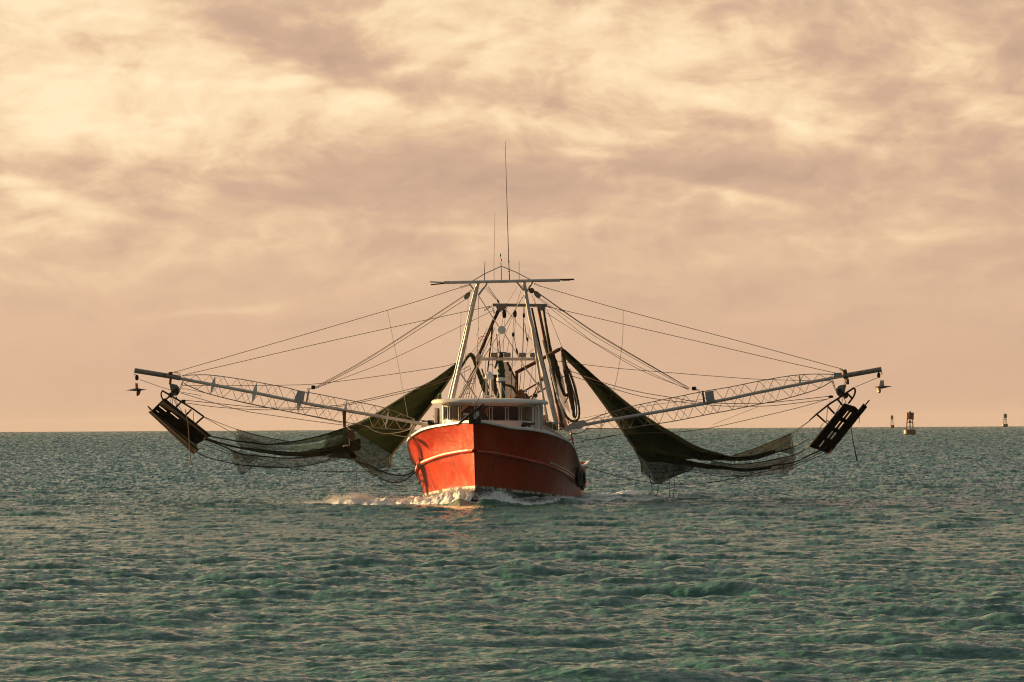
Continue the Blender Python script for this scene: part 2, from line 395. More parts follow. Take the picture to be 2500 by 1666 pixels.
def sea_at(x, y):
    h, dx, dy = samp(TILE1, np.array([x]), np.array([y]), 0.31)
    return float(h[0]) + float(wake_height(np.array([x]), np.array([y]))[0])
def build_water():
    NR, NC = 1450, 960
    inv_ = np.linspace(1 / 29.0, 1 / 5200.0, NR); D = 1 / inv_
    D = np.concatenate([[-400, -60, 0, 12, 22], D, [5900, 6700, 7700, 8800]])
    tn = math.tan(math.radians(11.6)); cc = np.linspace(-tn, tn, NC)
    # two coarse wings either side so that the sea goes on out of frame
    wing = np.array([.24, .32, .45, .7, 1.2]); cc = np.concatenate([-wing[::-1], cc, wing])
    DD = np.maximum(D, 40.0)[:, None]; X = cc[None, :] * DD; Y = np.repeat(D[:, None], len(cc), 1)
    far = np.clip((DD - 900) / 3000, 0, 1)
    h1, a1, b1 = samp(TILE1, X, Y, 0.31)
    h2, a2, b2 = samp(TILE2, X, Y, -0.5)
    f2 = np.clip(1 - (DD - 90) / 230, 0, 1)
    # slow swell groups make rougher and calmer patches
    grp = 1 + .42 * np.sin(X * .11 + Y * .045 + 1.0) * np.sin(Y * .06 - X * .03) + .12 * np.sin(X * .31 - Y * .12)
    core = (np.abs(cc) <= tn + 1e-6)[None, :] & (D > 25)[:, None] & (D < 6500)[:, None]
    am = grp * core * (1 + 1.8 * np.clip((DD - 300) / 1500, 0, 1))
    Z = h1 * am + h2 * f2 * am; ch = 0.95
    X2 = X + (a1 * ch + a2 * f2 * .7) * am * np.clip(1 - (DD - 900) / 600, 0, 1); Y2 = Y + (b1 * ch + b2 * f2 * .7) * am * np.clip(1 - (DD - 250) / 200, 0, 1)
    Z = Z + wake_height(X2, Y2) * core
    # foam amount
    a = (X2 - BOW.x) * AFT.x + (Y2 - BOW.y) * AFT.y; t = np.abs((X2 - BOW.x) * PORT.x + (Y2 - BOW.y) * PORT.y)
    bh = np.interp(a, [-.6, 0, 1, 3, 5, 8, 12, 21], [0, .1, .5, 1.3, 2.0, 2.8, 3.15, 3.2])
    ring = np.exp(-(np.clip(t - bh, 0, 99) / (.45 + .05 * np.clip(a, 0, 30))) ** 2) * ((a > -.8) & (a < 23))
    arm = np.exp(-((t - .9 - np.clip(a, 0, 99) * .50) / (.4 + .035 * np.clip(a, 0, 99))) ** 2) * (a > -.5) * np.exp(-np.clip(a, 0, 999) / 26.0)
    stern = np.exp(-(t / (2.6 + .06 * np.clip(a - 20, 0, 200))) ** 2) * (a > 19) * np.exp(-np.clip(a - 21, 0, 999) / 60.0)
    foam = np.clip(ring * 1.0 + arm * .85 + stern * .75, 0, 1) * core
    nv = X.size; nr, nc = X.shape
    co = np.stack([X2, Y2, Z], -1).reshape(-1, 3)
    i = np.arange(nr - 1)[:, None] * nc + np.arange(nc - 1)[None, :]
    q = np.stack([i, i + 1, i + nc + 1, i + nc], -1).reshape(-1, 4)
    me = bpy.data.meshes.new('water'); me.vertices.add(nv); me.vertices.foreach_set('co', co.astype(np.float32).ravel())
    me.loops.add(q.size); me.loops.foreach_set('vertex_index', q.astype(np.int32).ravel())
    me.polygons.add(len(q)); me.polygons.foreach_set('loop_start', np.arange(0, q.size, 4, dtype=np.int32))
    try: me.polygons.foreach_set('loop_total', np.full(len(q), 4, dtype=np.int32))
    except Exception: pass
    me.update(calc_edges=True)
    me.polygons.foreach_set('use_smooth', np.ones(len(q), dtype=bool))
    # slopes of the waves too far off for the sheet to carry them, as shading normals
    nb = np.random.default_rng(9); ext = np.clip((DD - 45) / 120, 0, 1) * np.ones_like(X)
    g1x = (np.roll(h1, -1, 1) - h1); sx_ = samp(TILE1, X * 1.0 + .12, Y, 0.31)[0] - h1; sy_ = samp(TILE1, X, Y + .12, 0.31)[0] - h1
    sx_ = sx_ / .12; sy_ = sy_ / .12
    h3 = samp(TILE3, X, Y, .22)[0]; s3x = (samp(TILE3, X + .03, Y, .22)[0] - h3) / .03; s3y = (samp(TILE3, X, Y + .03, .22)[0] - h3) / .03
    tx = -(sx_ * ext * .8 + s3x * 1.6); ty = -(np.abs(sy_ * .9 + s3y * 1.3) + .045) * ext - s3y * 1.7 * (1 - ext)
    wn = np.stack([tx * core, ty * core - .28 * (1 - core), np.zeros_like(X)], -1).reshape(-1, 3)
    av = me.attributes.new('tilt', 'FLOAT_VECTOR', 'POINT'); av.data.foreach_set('vector', wn.astype(np.float32).ravel())
    at = me.attributes.new('foam', 'FLOAT', 'POINT'); at.data.foreach_set('value', foam.astype(np.float32).ravel())
    m = bpy.data.materials.new('sea_water'); m.use_nodes = True; tt = NT(m.node_tree)
    o = tt.n('ShaderNodeOutputMaterial'); b = tt.n('ShaderNodeBsdfPrincipled')
    gpos = tt.n('ShaderNodeNewGeometry').outputs['Position']
    dist = tt.vm('LENGTH', gpos)
    pch = tt.noise(gpos, .05, 3, .5)
    deep = tt.mix(tt.rng(pch, .35, .65), (.028, .108, .086), (.040, .126, .098))
    fo = tt.n('ShaderNodeAttribute', attribute_name='foam').outputs['Fac']
    fn = tt.noise(tt.vm('MULTIPLY', gpos, (1, .55, 1)), 2.6, 8, .72)
    fm = tt.rng(tt.m('ADD', fo, tt.m('MULTIPLY', tt.m('SUBTRACT', fn, .5), 1.7)), .62, .95, 0, 1)
    # bubbles under the surface make the wake paler even where no foam lies on it
    deep = tt.mix(tt.m('MULTIPLY', fo, .45), deep, (.13, .17, .13))
    t_c = tt.mix(fm, deep, (.62, .60, .57)); tt.put(b.inputs['Base Color'], t_c)
    tt.put(b.inputs['Roughness'], tt.m('MAXIMUM', tt.rng(dist, 40, 600, .08, .24), tt.m('MULTIPLY', fm, .8)))
    b.inputs['IOR'].default_value = 1.33
    bn = tt.n('ShaderNodeBump'); bn.inputs['Distance'].default_value = .05
    tt.put(bn.inputs['Strength'], tt.rng(dist, 40, 1200, .6, 1.0))
    r1 = tt.noise(tt.vm('MULTIPLY', gpos, (1.0, 2.8, 1.0)), 6.0, 5, .62); r2 = tt.noise(tt.vm('MULTIPLY', gpos, (.8, .35, 1.0)), 1.3, 4, .62)
    r3 = tt.noise(tt.vm('MULTIPLY', gpos, (.5, .07, 1.0)), .9, 4, .65)
    hgt = tt.m('ADD', tt.m('MULTIPLY', r1, tt.rng(dist, 60, 260, 1.0, .2)), tt.m('MULTIPLY', r2, tt.rng(dist, 120, 400, .0, 2.0)))
    tt.put(bn.inputs['Height'], hgt)
    tl = tt.n('ShaderNodeAttribute', attribute_name='tilt').outputs['Vector']
    tt.put(b.inputs['Normal'], tt.vm('NORMALIZE', tt.vm('ADD', bn.outputs[0], tl)))
    tt.nt.links.new(b.outputs[0], o.inputs[0]); me.materials.append(m)
    ob = bpy.data.objects.new('water', me); COL.objects.link(ob); ORG['water'] = Vector()
    tag(ob, 'choppy green sea with small wind waves reaching the horizon', None, None, 'structure')
build_water()

# ------------------------------------------------------------------ shrimp boat
boat = thing('shrimp_boat', BOW + AFT * 10, 'red and white shrimp trawler steaming bow on with both outriggers lowered', 'fishing boat')

def build_hull():
    # rows: (u at the stem, [(u, port px, port py, star px, star py)])  -- sheer, guard and boot stripe digitised from the photograph
    def cx(u):
        D = 150 + u; return 1250 + 9000 / D * (-1.48 + math.sin(TH) * u)
    sheer = dict(u=[-1.2, -.9, 0, 1, 2, 3, 4, 5, 6, 7, 8, 9, 10, 11, 12, 15, 18, 21.6],
                 b=[0.02, .26, .78, 1.37, 1.97, 2.50, 2.87, 3.14, 3.34, 3.45, 3.52, 3.56, 3.59, 3.6, 3.6, 3.6, 3.58, 3.50],
                 yp=[1031, 1031.5, 1038, 1046, 1049.5, 1055.5, 1062.5, 1070, 1077, 1085, 1094, 1108, 1124, 1134, 1137, 1138, 1135, 1129],
                 ys=[1031, 1031, 1034, 1038.5, 1043.5, 1051.5, 1061, 1068.6, 1076.5, 1084.5, 1094, 1108, 1124, 1134, 1137, 1138, 1135, 1129])
    guard = dict(u=[-.78, 0, 1, 2, 3, 4, 5, 6, 7, 8, 9, 11, 13, 15, 17, 19, 21.6],
                 b=[0.02, .47, .97, 1.5, 2.0, 2.38, 2.68, 2.9, 3.06, 3.17, 3.24, 3.32, 3.37, 3.4, 3.42, 3.43, 3.42],
                 yp=[1103, 1106, 1111.5, 1118.5, 1126.5, 1132.5, 1139, 1146, 1152, 1157.5, 1162, 1171, 1179, 1185, 1187, 1185, 1178],
                 ys=[1101, 1103, 1107, 1112.5, 1120.5, 1127, 1133, 1140, 1147, 1154, 1160, 1171, 1179, 1185, 1187, 1185, 1178])
    strp = dict(u=[-.34, 0, 1, 2, 3, 4, 5, 6, 7, 8, 9, 11, 13, 15, 17, 21.6],
                b=[0.02, .17, .62, 1.07, 1.52, 1.92, 2.26, 2.54, 2.76, 2.92, 3.03, 3.16, 3.22, 3.24, 3.24, 3.2],
                yp=[1186, 1187, 1189.5, 1193.5, 1197, 1199.5, 1202, 1204.5, 1206.5, 1208, 1209.5, 1211.5, 1213.5, 1214.7, 1215.5, 1216],
                ys=[1186, 1186.5, 1188, 1191, 1194, 1197, 1200, 1203, 1205.5, 1207.5, 1209.5, 1211.5, 1213.5, 1214.7, 1215.5, 1216])
    from_u = lambda d, side: (np.array(d['u']), np.array(d['b']), np.array([P(cx(u) + (1 if side > 0 else -1) * b * 9000 / (150 + u), y, u).z for u, b, y in zip(d['u'], d['b'], d['yp' if side > 0 else 'ys'])]))
    def smooth_interp(x, xs, ys):
        m = np.gradient(ys, xs); i = np.clip(np.searchsorted(xs, x) - 1, 0, len(xs) - 2)
        h = xs[i + 1] - xs[i]; t = (x - xs[i]) / h
        return (2 * t**3 - 3 * t**2 + 1) * ys[i] + (t**3 - 2 * t**2 + t) * h * m[i] + (-2 * t**3 + 3 * t**2) * ys[i + 1] + (t**3 - t**2) * h * m[i + 1]
    NQ = 90; q = np.linspace(0, 1, NQ) ** 1.7
    res = {}
    for side in (1, -1):
        rows = []
        for d in (sheer, guard, strp):
            u, b, z = from_u(d, side); uu = u[0] + (21.6 - u[0]) * q
            rows.append(np.stack([uu, smooth_interp(uu, u, b), smooth_interp(uu, u, z)], -1))
        S, G, T = rows
        def lerp3(A, Bm, f, bulge): R = A * (1 - f) + Bm * f; R = R.copy(); R[:, 1] += bulge * np.clip(R[:, 1], 0, 1) * 4 * f * (1 - f); return R
        lay = [S] + [lerp3(S, G, f, -.075) for f in (.2, .4, .6, .8)] + [G] + [lerp3(G, T, f, -.03) for f in (.25, .5, .75)] + [T]
        T2 = T.copy(); T2[:, 2] -= .10; T2[:, 1] *= .985
        B1 = T.copy(); B1[:, 2] = -.35; B1[:, 1] *= .84; B1[:, 0] += .12 * (1 - q)
        B2 = T.copy(); B2[:, 2] = -1.1; B2[:, 1] *= .5; B2[:, 0] += .35 * (1 - q)
        lay += [T2, B1, B2]; res[side] = np.array(lay)
    mb = MB(); nl = len(res[1])
    for side in (1, -1):
        L = res[side]; vs = [B(L[i, j, 0], side * L[i, j, 1], L[i, j, 2]) for i in range(nl) for j in range(NQ)]
        for i in range(nl - 1):
            fs = [(i * NQ + j, i * NQ + j + 1, (i + 1) * NQ + j + 1, (i + 1) * NQ + j) for j in range(NQ - 1)]
            if side > 0: fs = [f[::-1] for f in fs]
            base = len(mb.v)
            rowv = [vs[(i + r) * NQ + j] for r in (0, 1) for j in range(NQ)]
            ff = [(j, j + 1, NQ + j + 1, NQ + j) for j in range(NQ - 1)]
            if side > 0: ff = [f[::-1] for f in ff]
            mb.add(rowv, ff, 1 if i == 9 else (2 if i > 9 else 0))
    # transom
    tr = [B(21.6, res[1][i, -1, 1], res[1][i, -1, 2]) for i in range(nl)] + [B(21.6, -res[-1][i, -1, 1], res[-1][i, -1, 2]) for i in range(nl)][::-1]
    mb.add(tr, [tuple(range(len(tr)))], 0)
    # merge duplicates so that the shading is smooth
    o = mb.build('hull', [HULLR, STRIPE, BOTTOM], boat)
    import bmesh
    bm = bmesh.new(); bm.from_mesh(o.data); bmesh.ops.remove_doubles(bm, verts=bm.verts, dist=.0006)
    for f in bm.faces: f.smooth = True
    bm.to_mesh(o.data); bm.free()
    try: o.data.set_sharp_from_angle(angle=math.radians(35))
    except Exception: pass
    o['label'] = 'red hull with white boot stripe and blue bottom'
    # cap rail
    for side in (1, -1):
        S = res[side][0]
        pts = [B(S[j, 0], side * (S[j, 1] - .01), S[j, 2] + .02) for j in range(0, NQ)]
        mb = MB(); n = len(pts); sec = [(-.075, -.045), (-.075, .035), (-.045, .055), (.055, .055), (.085, .03), (.085, -.045)]
        vs = []
        for j, p in enumerate(pts):
            tg = (pts[min(j + 1, n - 1)] - pts[max(j - 1, 0)]).normalized(); a = tg.cross(ZZ).normalized() * side
            if a.dot(PORT * side) < 0: a = -a
            vs += [p + a * x + ZZ * y for x, y in sec]
        m = len(sec); fs = [(j * m + k, j * m + (k + 1) % m, (j + 1) * m + (k + 1) % m, (j + 1) * m + k) for j in range(n - 1) for k in range(m)]
        mb.add(vs, fs); mb.build('cap_rail', WHITE, boat, smooth=True)
        G = res[side][5]
        mb = MB(); pts = [B(G[j, 0], side * (G[j, 1] + .035), G[j, 2]) for j in range(NQ)]
        mb.tube(pts, .075, 8).build('guard_rail', HULLR, boat, smooth=True)
        us = 4.6 if side > 0 else -.55
        pts = [B(G[j, 0], side * (G[j, 1] + .055), G[j, 2] + (.125 if side > 0 else .03)) for j in range(NQ) if us < G[j, 0] < (13.5 if side > 0 else 20)]
        mb = MB(); vs = []
        for p in pts: vs += [p + PORT * side * x + ZZ * y for x, y in ((0, -.04), (0, .04), (.06, .035), (.06, -.035))]
        n = len(pts); fs = [(j * 4 + k, j * 4 + (k + 1) % 4, (j + 1) * 4 + (k + 1) % 4, (j + 1) * 4 + k) for j in range(n - 1) for k in range(4)] + [(0, 1, 2, 3), tuple((n - 1) * 4 + k for k in range(4))]
        mb.add(vs, fs).build('rubbing_strip', mat('worn_strip', (.46, .34, .27), .5, rust=.3, var=.3, scale=3), boat, smooth=True)
    # stem bar
    st = [B(-1.24, 0, res[1][0, 0, 2])] + [B(res[1][i, 0, 0] - .03, 0, res[1][i, 0, 2]) for i in range(1, nl)]
    MB().tube(st, .03, 6).build('stem_bar', HULLR, boat, smooth=True)
    # deck inside the bulwarks
    mb = MB(); vs = []
    for j in range(0, NQ, 3):
        u, bq, z = res[1][0, j]; z2 = res[-1][0, j, 2]; zz = max(min(z, z2) - .75, .55)
        vs += [B(u + .12, max(0, bq - .42), zz), B(u + .12, -max(0, bq - .42), zz)]
    n = len(vs) // 2; mb.add(vs, [(2 * i, 2 * i + 1, 2 * i + 3, 2 * i + 2) for i in range(n - 1)]); mb.build('deck', GREYP, boat)
    return res
HULL = build_hull()

# ------------------------------------------------------------------ wheelhouse
def px_per_m(u): return FPX / (150 + u)
def build_wheelhouse():
    hs = [(0, 5.0), (.35, 5.02), (.75, 5.08), (1.15, 5.22), (1.5, 5.48), (1.75, 5.85), (1.93, 6.35), (2.03, 7.2), (2.10, 8.4), (2.15, 9.6)]
    def plan(off=0.0):
        pts = [(t, u) for t, u in hs]; r = []
        full = [(-t, u) for t, u in pts[::-1]][:-1] + pts
        n = len(full)
        for i, (t, u) in enumerate(full):
            a = full[max(i - 1, 0)]; b = full[min(i + 1, n - 1)]; dx, dy = b[0] - a[0], b[1] - a[1]; L = math.hypot(dx, dy)
            r.append((t + dy / L * off, u - dx / L * off))
        return r
    def dense(pl, k=4):
        v = cat_rom([(a, b, 0) for a, b in pl], k); return [(p.x, p.y) for p in v]
    z_sill = P(1190, 1026.5, 5).z; z_head = P(1190, 991.5, 5).z; z_low = 1.9; z_roof = P(1190, 983, 5).z
    out = dense(plan(0)); inn = dense(plan(-.07)); N = len(out)
    def band(mb, z0, z1, sel=None, o=out, i_=inn, slope=0.0):
        for j in range(N - 1):
            if sel and not sel(.5 * (o[j][0] + o[j + 1][0]), .5 * (o[j][1] + o[j + 1][1])): continue
            a, b, c, d = o[j], o[j + 1], i_[j + 1], i_[j]
            vs = [B(q[1], q[0], z + slope * q[0]) for z in (z0, z1) for q in (a, b, c, d)]
            mb.add(vs, [(0, 1, 5, 4), (3, 7, 6, 2), (0, 3, 2, 1), (4, 5, 6, 7), (0, 4, 7, 3), (1, 2, 6, 5)])
    RS = -.018   # the house lists a little with the boat
    wh = MB()
    win = lambda t, u: -1.86 < t < 1.86 and u < 6.25
    door1 = lambda t, u: t > 1.97 and 6.55 < u < 7.35
    door2 = lambda t, u: t > 2.05 and 8.3 < u < 9.0
    band(wh, z_low, z_sill, lambda t, u: not (door1(t, u) or door2(t, u)), slope=RS)
    band(wh, z_sill, z_head, lambda t, u: not (win(t, u) or door1(t, u) or door2(t, u)), slope=RS)
    band(wh, z_head, z_roof, slope=RS)
    # back wall and floor
    wh.box(B(9.62, 0, (z_low + z_roof) / 2), PORT * 2.12, AFT * .04, ZZ * (z_roof - z_low) / 2)
    w = wh.build('wheelhouse', WHITEP, boat, smooth=True); w['label'] = 'cream white wheelhouse with a rounded front'
    # recessed dark interior: dashboard, floor
    ins = MB(); ins.box(B(7.6, 0, z_low + .3), PORT * 1.9, AFT * 1.9, ZZ * .02); ins.box(B(6.05, 0, z_sill - .18), PORT * 1.45, AFT * .28, ZZ * .12)
    ins.box(B(9.5, 0, (z_sill + z_head) / 2), PORT * 2.0, AFT * .02, ZZ * .33); ins.build('wheelhouse_interior', mat('dark_varnish', (.075, .035, .018), .5, var=.4), w)
    s_ = MB(); s_.box(B(6.2, -.95, z_sill + .17), PORT * .34, AFT * .03, ZZ * .10); s_.build('pale_panel', WHITE, w)  # white panel giving a pale shape behind the glass
    s_ = MB(); s_.lathe(B(6.6, .62, z_sill - .08), ZZ, [(.11, 0), (.17, .12), (.17, .22), (.10, .32)], 12); s_.build('seat_back', mat('tan_vinyl', (.30, .17, .10), .5), w, smooth=True)
    s_ = MB(); s_.box(B(6.5, 1.72, z_sill + .22), PORT * .12, AFT * .02, ZZ * .14); s_.build('notice_board', mat('beige_board', (.42, .32, .20), .6), w)
    # windows: each pane in its own frame, with round-headed white guard posts between
    edges = [(-1.86, -1.60), (-1.60, -1.10), (-1.10, -.46), (-.46, .21), (.21, .885), (.885, 1.43), (1.43, 1.86)]
    od = dense(plan(0), 16); tt = np.array([q[0] for q in od]); uu = np.array([q[1] for q in od])
    fu = lambda t: float(np.interp(t, tt[(uu < 7)], uu[uu < 7]))
    for a, b in edges:
        fr = MB(); gl = MB(); k = 5; ts = [a + (b - a) * i / k for i in range(k + 1)]; fw = .022
        for zc, hh in ((z_sill + .022, .022), (z_head - .022, .022)):
            for i in range(k):
                c = B((fu(ts[i]) + fu(ts[i + 1])) / 2 + .02, (ts[i] + ts[i + 1]) / 2, zc + RS * ts[i]); dv = (B(fu(ts[i + 1]), ts[i + 1], 0) - B(fu(ts[i]), ts[i], 0))
                fr.box(c, dv * .51, AFT * .025, ZZ * hh)
        for t in (a, b): fr.box(B(fu(t) + .02, t, (z_sill + z_head) / 2 + RS * t), PORT * fw, AFT * .03, ZZ * (z_head - z_sill) * .5)
        fr.build('window_frame', mat('brown_frame_and_gap', (.050, .020, .012), .5, var=.3), w)
        vs = [B(fu(t) + .045, t, z + RS * t) for z in (z_sill + .03, z_head - .03) for t in ts]
        gl.add(vs, [(i, i + 1, k + 2 + i, k + 1 + i) for i in range(k)]); gl.build('window_pane', GLASS, w)
    for t in (-1.64, -1.56, -1.135, -1.06, -.455, .17, .285, .845, .945, 1.39, 1.475):
        mb = MB(); u = fu(t) - .035; h0, h1 = z_sill + .01 + RS * t, z_head - .03 + RS * t
        mb.tube([B(u, t, h0), B(u, t, h0 + .03), B(u, t, h0 + .06), B(u, t, h1 - .06), B(u, t, h1 - .03), B(u, t, h1)], [.040, .028, .015, .015, .028, .040], 8)
        mb.build('window_post', WHITE, w, smooth=True)
    # roof with overhang, crowned
    ro = dense([(t * 1.0, u) for t, u in [(-2.5, 8.9), (-2.5, 8.0), (-2.46, 7.0), (-2.28, 6.0), (-1.85, 5.15), (-1.2, 4.75), (-.5, 4.6), (0, 4.58), (.5, 4.6), (1.2, 4.75), (1.8, 5.15), (2.15, 6.0), (2.30, 7.0), (2.36, 8.0), (2.4, 8.9)]])
    rf = MB(); n = len(ro); rings = [(.97, z_roof - .06, 0), (.995, z_roof - .05, 0), (1.005, z_roof + .02, 0), (.99, z_roof + .075, 0), (.955, z_roof + .125, 0), (.8, z_roof + .165, 0), (.5, z_roof + .19, 0), (.2, z_roof + .2, 0)]
    vs = []
    for s, z, _ in rings: vs += [B(7.2 + (u - 7.2) * s, t * s, z - .010 * t * s + .022 * min(0, 0)) for t, u in ro]
    fs = [(r * n + j, r * n + j + 1, (r + 1) * n + j + 1, (r + 1) * n + j) for r in range(len(rings) - 1) for j in range(n - 1)]
    fs += [(r * n + n - 1, r * n, (r + 1) * n, (r + 1) * n + n - 1) for r in range(len(rings) - 1)]
    fs += [tuple(range((len(rings) - 1) * n, len(rings) * n)), tuple(range(n))[::-1]]
    rf.add(vs, fs); rf.build('wheelhouse_roof', mat('roof_white', (.56, .54, .50), .5, rust=.1, var=.15, scale=1.5), w, smooth=True)
    # doors on the port side and the hooked-back starboard door
    for (u0, u1, tq) in ((6.56, 7.34, 1.99), (8.32, 8.98, 2.10)):
        d = MB(); zc = (z_low + z_head) / 2; d.box(B((u0 + u1) / 2, tq - .03, zc + .06), AFT * (u1 - u0) / 2, PORT * .01, ZZ * (z_head - z_low) / 2 * 1.0)
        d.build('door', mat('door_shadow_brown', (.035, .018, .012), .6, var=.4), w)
        fr = MB()
        for uu_ in (u0, u1): fr.box(B(uu_, tq + .03, zc), AFT * .03, PORT * .03, ZZ * (z_head - z_low) / 2)
        fr.box(B((u0 + u1) / 2, tq + .03, z_head - .02), AFT * (u1 - u0) / 2, PORT * .03, ZZ * .03)
        fr.build('door_frame', WHITEP, w)
    d = MB(); p0, p1 = P(1065, 996, 7.4), P(1065, 1040, 7.4); h = (p0 - p1).length / 2; c = (p0 + p1) / 2
    d.box(c + PORT * .02, PORT * .055, AFT * .36, ZZ * h); d.build('side_door', WHITEP, w)
    d = MB(); d.tube([c + PORT * -.08 - ZZ * .05, c + PORT * -.14, c + PORT * -.08 + ZZ * .06], .012, 6); d.build('door_handle', RUST, w)
    d = MB(); d.box(P(1071, 1018, 7.5), PORT * .03, AFT * .3, ZZ * (h * .95)); d.build('dark_gap_strip', mat('brown_frame_and_gap', (.05, .02, .012), .5), w)  # dark strip standing in for the shaded gap between door and wall
    # deckhouse side and trunk aft of the wheelhouse, port and starboard
    for sd in (1, -1):
        mb = MB(); prof = [(9.7, 2.16, 3.2), (11, 2.42, 3.02), (12.5, 2.66, 2.84), (14, 2.82, 2.68), (15.5, 2.9, 2.58)]
        vs = []
        for u, t, z in prof: vs += [B(u, sd * t, .7), B(u, sd * t, z), B(u, sd * (t - .09), z), B(u, sd * (t - .09), .7)]
        n = len(prof); mb.add(vs, [(i * 4 + k, i * 4 + (k + 1) % 4, (i + 1) * 4 + (k + 1) % 4, (i + 1) * 4 + k) for i in range(n - 1) for k in range(4)] + [(0, 1, 2, 3), tuple((n - 1) * 4 + k for k in (3, 2, 1, 0))])
        dh = mb.build('deckhouse_side', WHITEP, boat)
        tp = MB().tube([B(u, sd * (t + .01), z + .02) for u, t, z in prof], .04, 8); tp.build('deckhouse_moulding', WHITE, dh, smooth=True)
        hr = MB(); q = [(9.9, 2.2, 3.2), (11.2, 2.46, 3.02), (12.6, 2.68, 2.84), (13.9, 2.82, 2.7)]
        hr.tube([B(u, sd * t, z + .34) for u, t, z in q], .018, 6); hr.build('hand_rail', WHITE, dh, smooth=True)
        for u, t, z in q: MB().tube([B(u, sd * t, z), B(u, sd * t, z + .34)], .016, 6).build('rail_stanchion', WHITE, dh, smooth=True)
    mb = MB(); mb.box(B(12.6, 0, 2.75), PORT * 2.3, AFT * 2.6, ZZ * .03); mb.build('boat_deck', GREYP, boat)
    # roof fittings
    rt = z_roof + .13
    def post(px, py0, py1, u, r=.02, nm='roof_post', m=WHITE): return MB().tube([P(px, py0, u), P(px, py1, u)], r, 6).build(nm, m, w, smooth=True)
    # bell-shaped radome on a slatted pedestal
    u = 7.6; c = P(1194.5, 925, u); s = 1 / px_per_m(u)
    rd = MB(); rd.lathe(c, ZZ, [(11 * s, -.02), (11.5 * s, .02), (10.5 * s, 6 * s), (8.5 * s, 11 * s), (5.5 * s, 15.5 * s), (2 * s, 18 * s), (.4 * s, 18.5 * s)], 20); rd.build('satellite_dome', RADOME, w, smooth=True)
    ped = MB()
    for k in range(5):
        a = k / 5 * 6.283 + .3; ped.tube([c + PORT * 9 * s * math.cos(a) + AFT * 9 * s * math.sin(a), P(1195, 971, u) + PORT * 9.5 * s * math.cos(a) + AFT * 9.5 * s * math.sin(a)], .016, 6)
    ped.box(P(1195, 968, u), PORT * 11 * s, AFT * 11 * s, ZZ * .04); ped.tube([c, P(1195, 972, u)], .02, 6)
    ped.build('dome_pedestal', WHITE, w)
    u = 7.0; c = P(1223, 927, u); rd = MB(); rd.lathe(c, ZZ, [(.155, -.085), (.185, -.06), (.19, .05), (.17, .075), (.05, .085)], 20); rd.build('radar_dome', RADOME, w, smooth=True)
    rd = MB(); rd.lathe(c - ZZ * .10, ZZ, [(.17, -.02), (.18, .02)], 20); rd.build('radar_base', BLUE, w)
    MB().tube([c - ZZ * .1, P(1223, 977, u)], .045, 8).build('radar_mast', WHITE, w, smooth=True)
    for dx, du in ((-13, .2), (17, .2), (2, .9)): MB().tube([P(1223, 936, u), P(1223 + dx, 978, u + du)], .016, 6).build('mast_brace', WHITE, w, smooth=True)
    post(1235, 945, 978, 7.3); c = P(1180, 963, 6.8)
    MB().lathe(c, ZZ, [(.05, -.09), (.075, -.05), (.08, .03), (.05, .08), (.01, .09)], 12).build('gps_dome', RADOME, w, smooth=True); post(1180.5, 967, 980, 6.8, .03, 'gps_post', ORANGE)
    post(1187, 950, 980, 6.9, .012, 'small_aerial', WHITE)
    mb = MB(); a = P(1306, 966, 7.5); mb.lathe(a - PORT * .12, PORT, [(.05, 0), (.085, .03), (.085, .20), (.05, .23)], 12); mb.build('search_light', BLACK, w, smooth=True)
    post(1303, 970, 987, 7.5, .014); post(1309, 970, 988, 7.5, .014)
    post(1284, 955, 984, 7.2, .014, 'horn_post', BLOCK); MB().lathe(P(1284, 956, 7.2), ZZ, [(.02, -.04), (.05, 0), (.02, .04)], 10).build('anchor_light', BLOCK, w, smooth=True)
    post(1246, 966, 980, 7.1, .03, 'vent_pipe', ORANGE); post(1253, 966, 980, 7.1, .02, 'vent_pipe', ORANGE)
    mb = MB(); mb.lathe(P(1074, 968, 8.0), ZZ, [(.05, -.12), (.07, -.1), (.07, .1), (.05, .12)], 10); mb.build('sidelight', GREEN, w, smooth=True)
    mb = MB(); mb.box(P(1071, 972, 8.0), PORT * .02, AFT * .2, ZZ * .14); mb.box(P(1076, 980, 8.0), PORT * .14, AFT * .2, ZZ * .03); mb.build('sidelight_screen', mat('brass', (.35, .18, .06), .5), w)
    return w
WH = build_wheelhouse()

# ------------------------------------------------------------------ masts and gallows
def beam(name, a, b, r, m=GREYP, parent=boat, n=10):
    return MB().tube([P(*a), P(*b)] if len(a) == 3 else [a, b], r, n).build(name, m, parent, smooth=True)
def seg(name, pts, r, m=GREYP, parent=boat, n=10):
    w = [P(*p) for p in pts]; return MB().tube(w, r, n).build(name, m, parent, smooth=True)
UA = 10.0; UR = 14.0
mast = seg('mast_leg', [(1167.5, 690, UA), (1121, 900, UA), (1103, 982, UA)], [.080, .095, .105])
seg('mast_leg', [(1279.5, 690, UA), (1293, 772, UA), (1325, 899, UA), (1359, 1034, UA)], [.078, .085, .10, .115])
ladder_rail = seg('mast_leg_pipe', [(1160, 705, UA - .35), (1113, 900, UA - .35), (1094, 979, UA - .35)], .035, WHITE)
seg('mast_strut', [(1299, 798, UA - .3), (1312, 888, UA - .2), (1319, 931, UA), (1337, 1030, UA)], [.05, .055, .06, .06])
seg('mast_strut', [(1324.5, 831, UA + .4), (1344, 900, UA + .4), (1361, 965, UA + .3), (1384, 1046, UA)], [.04, .045, .05, .05])
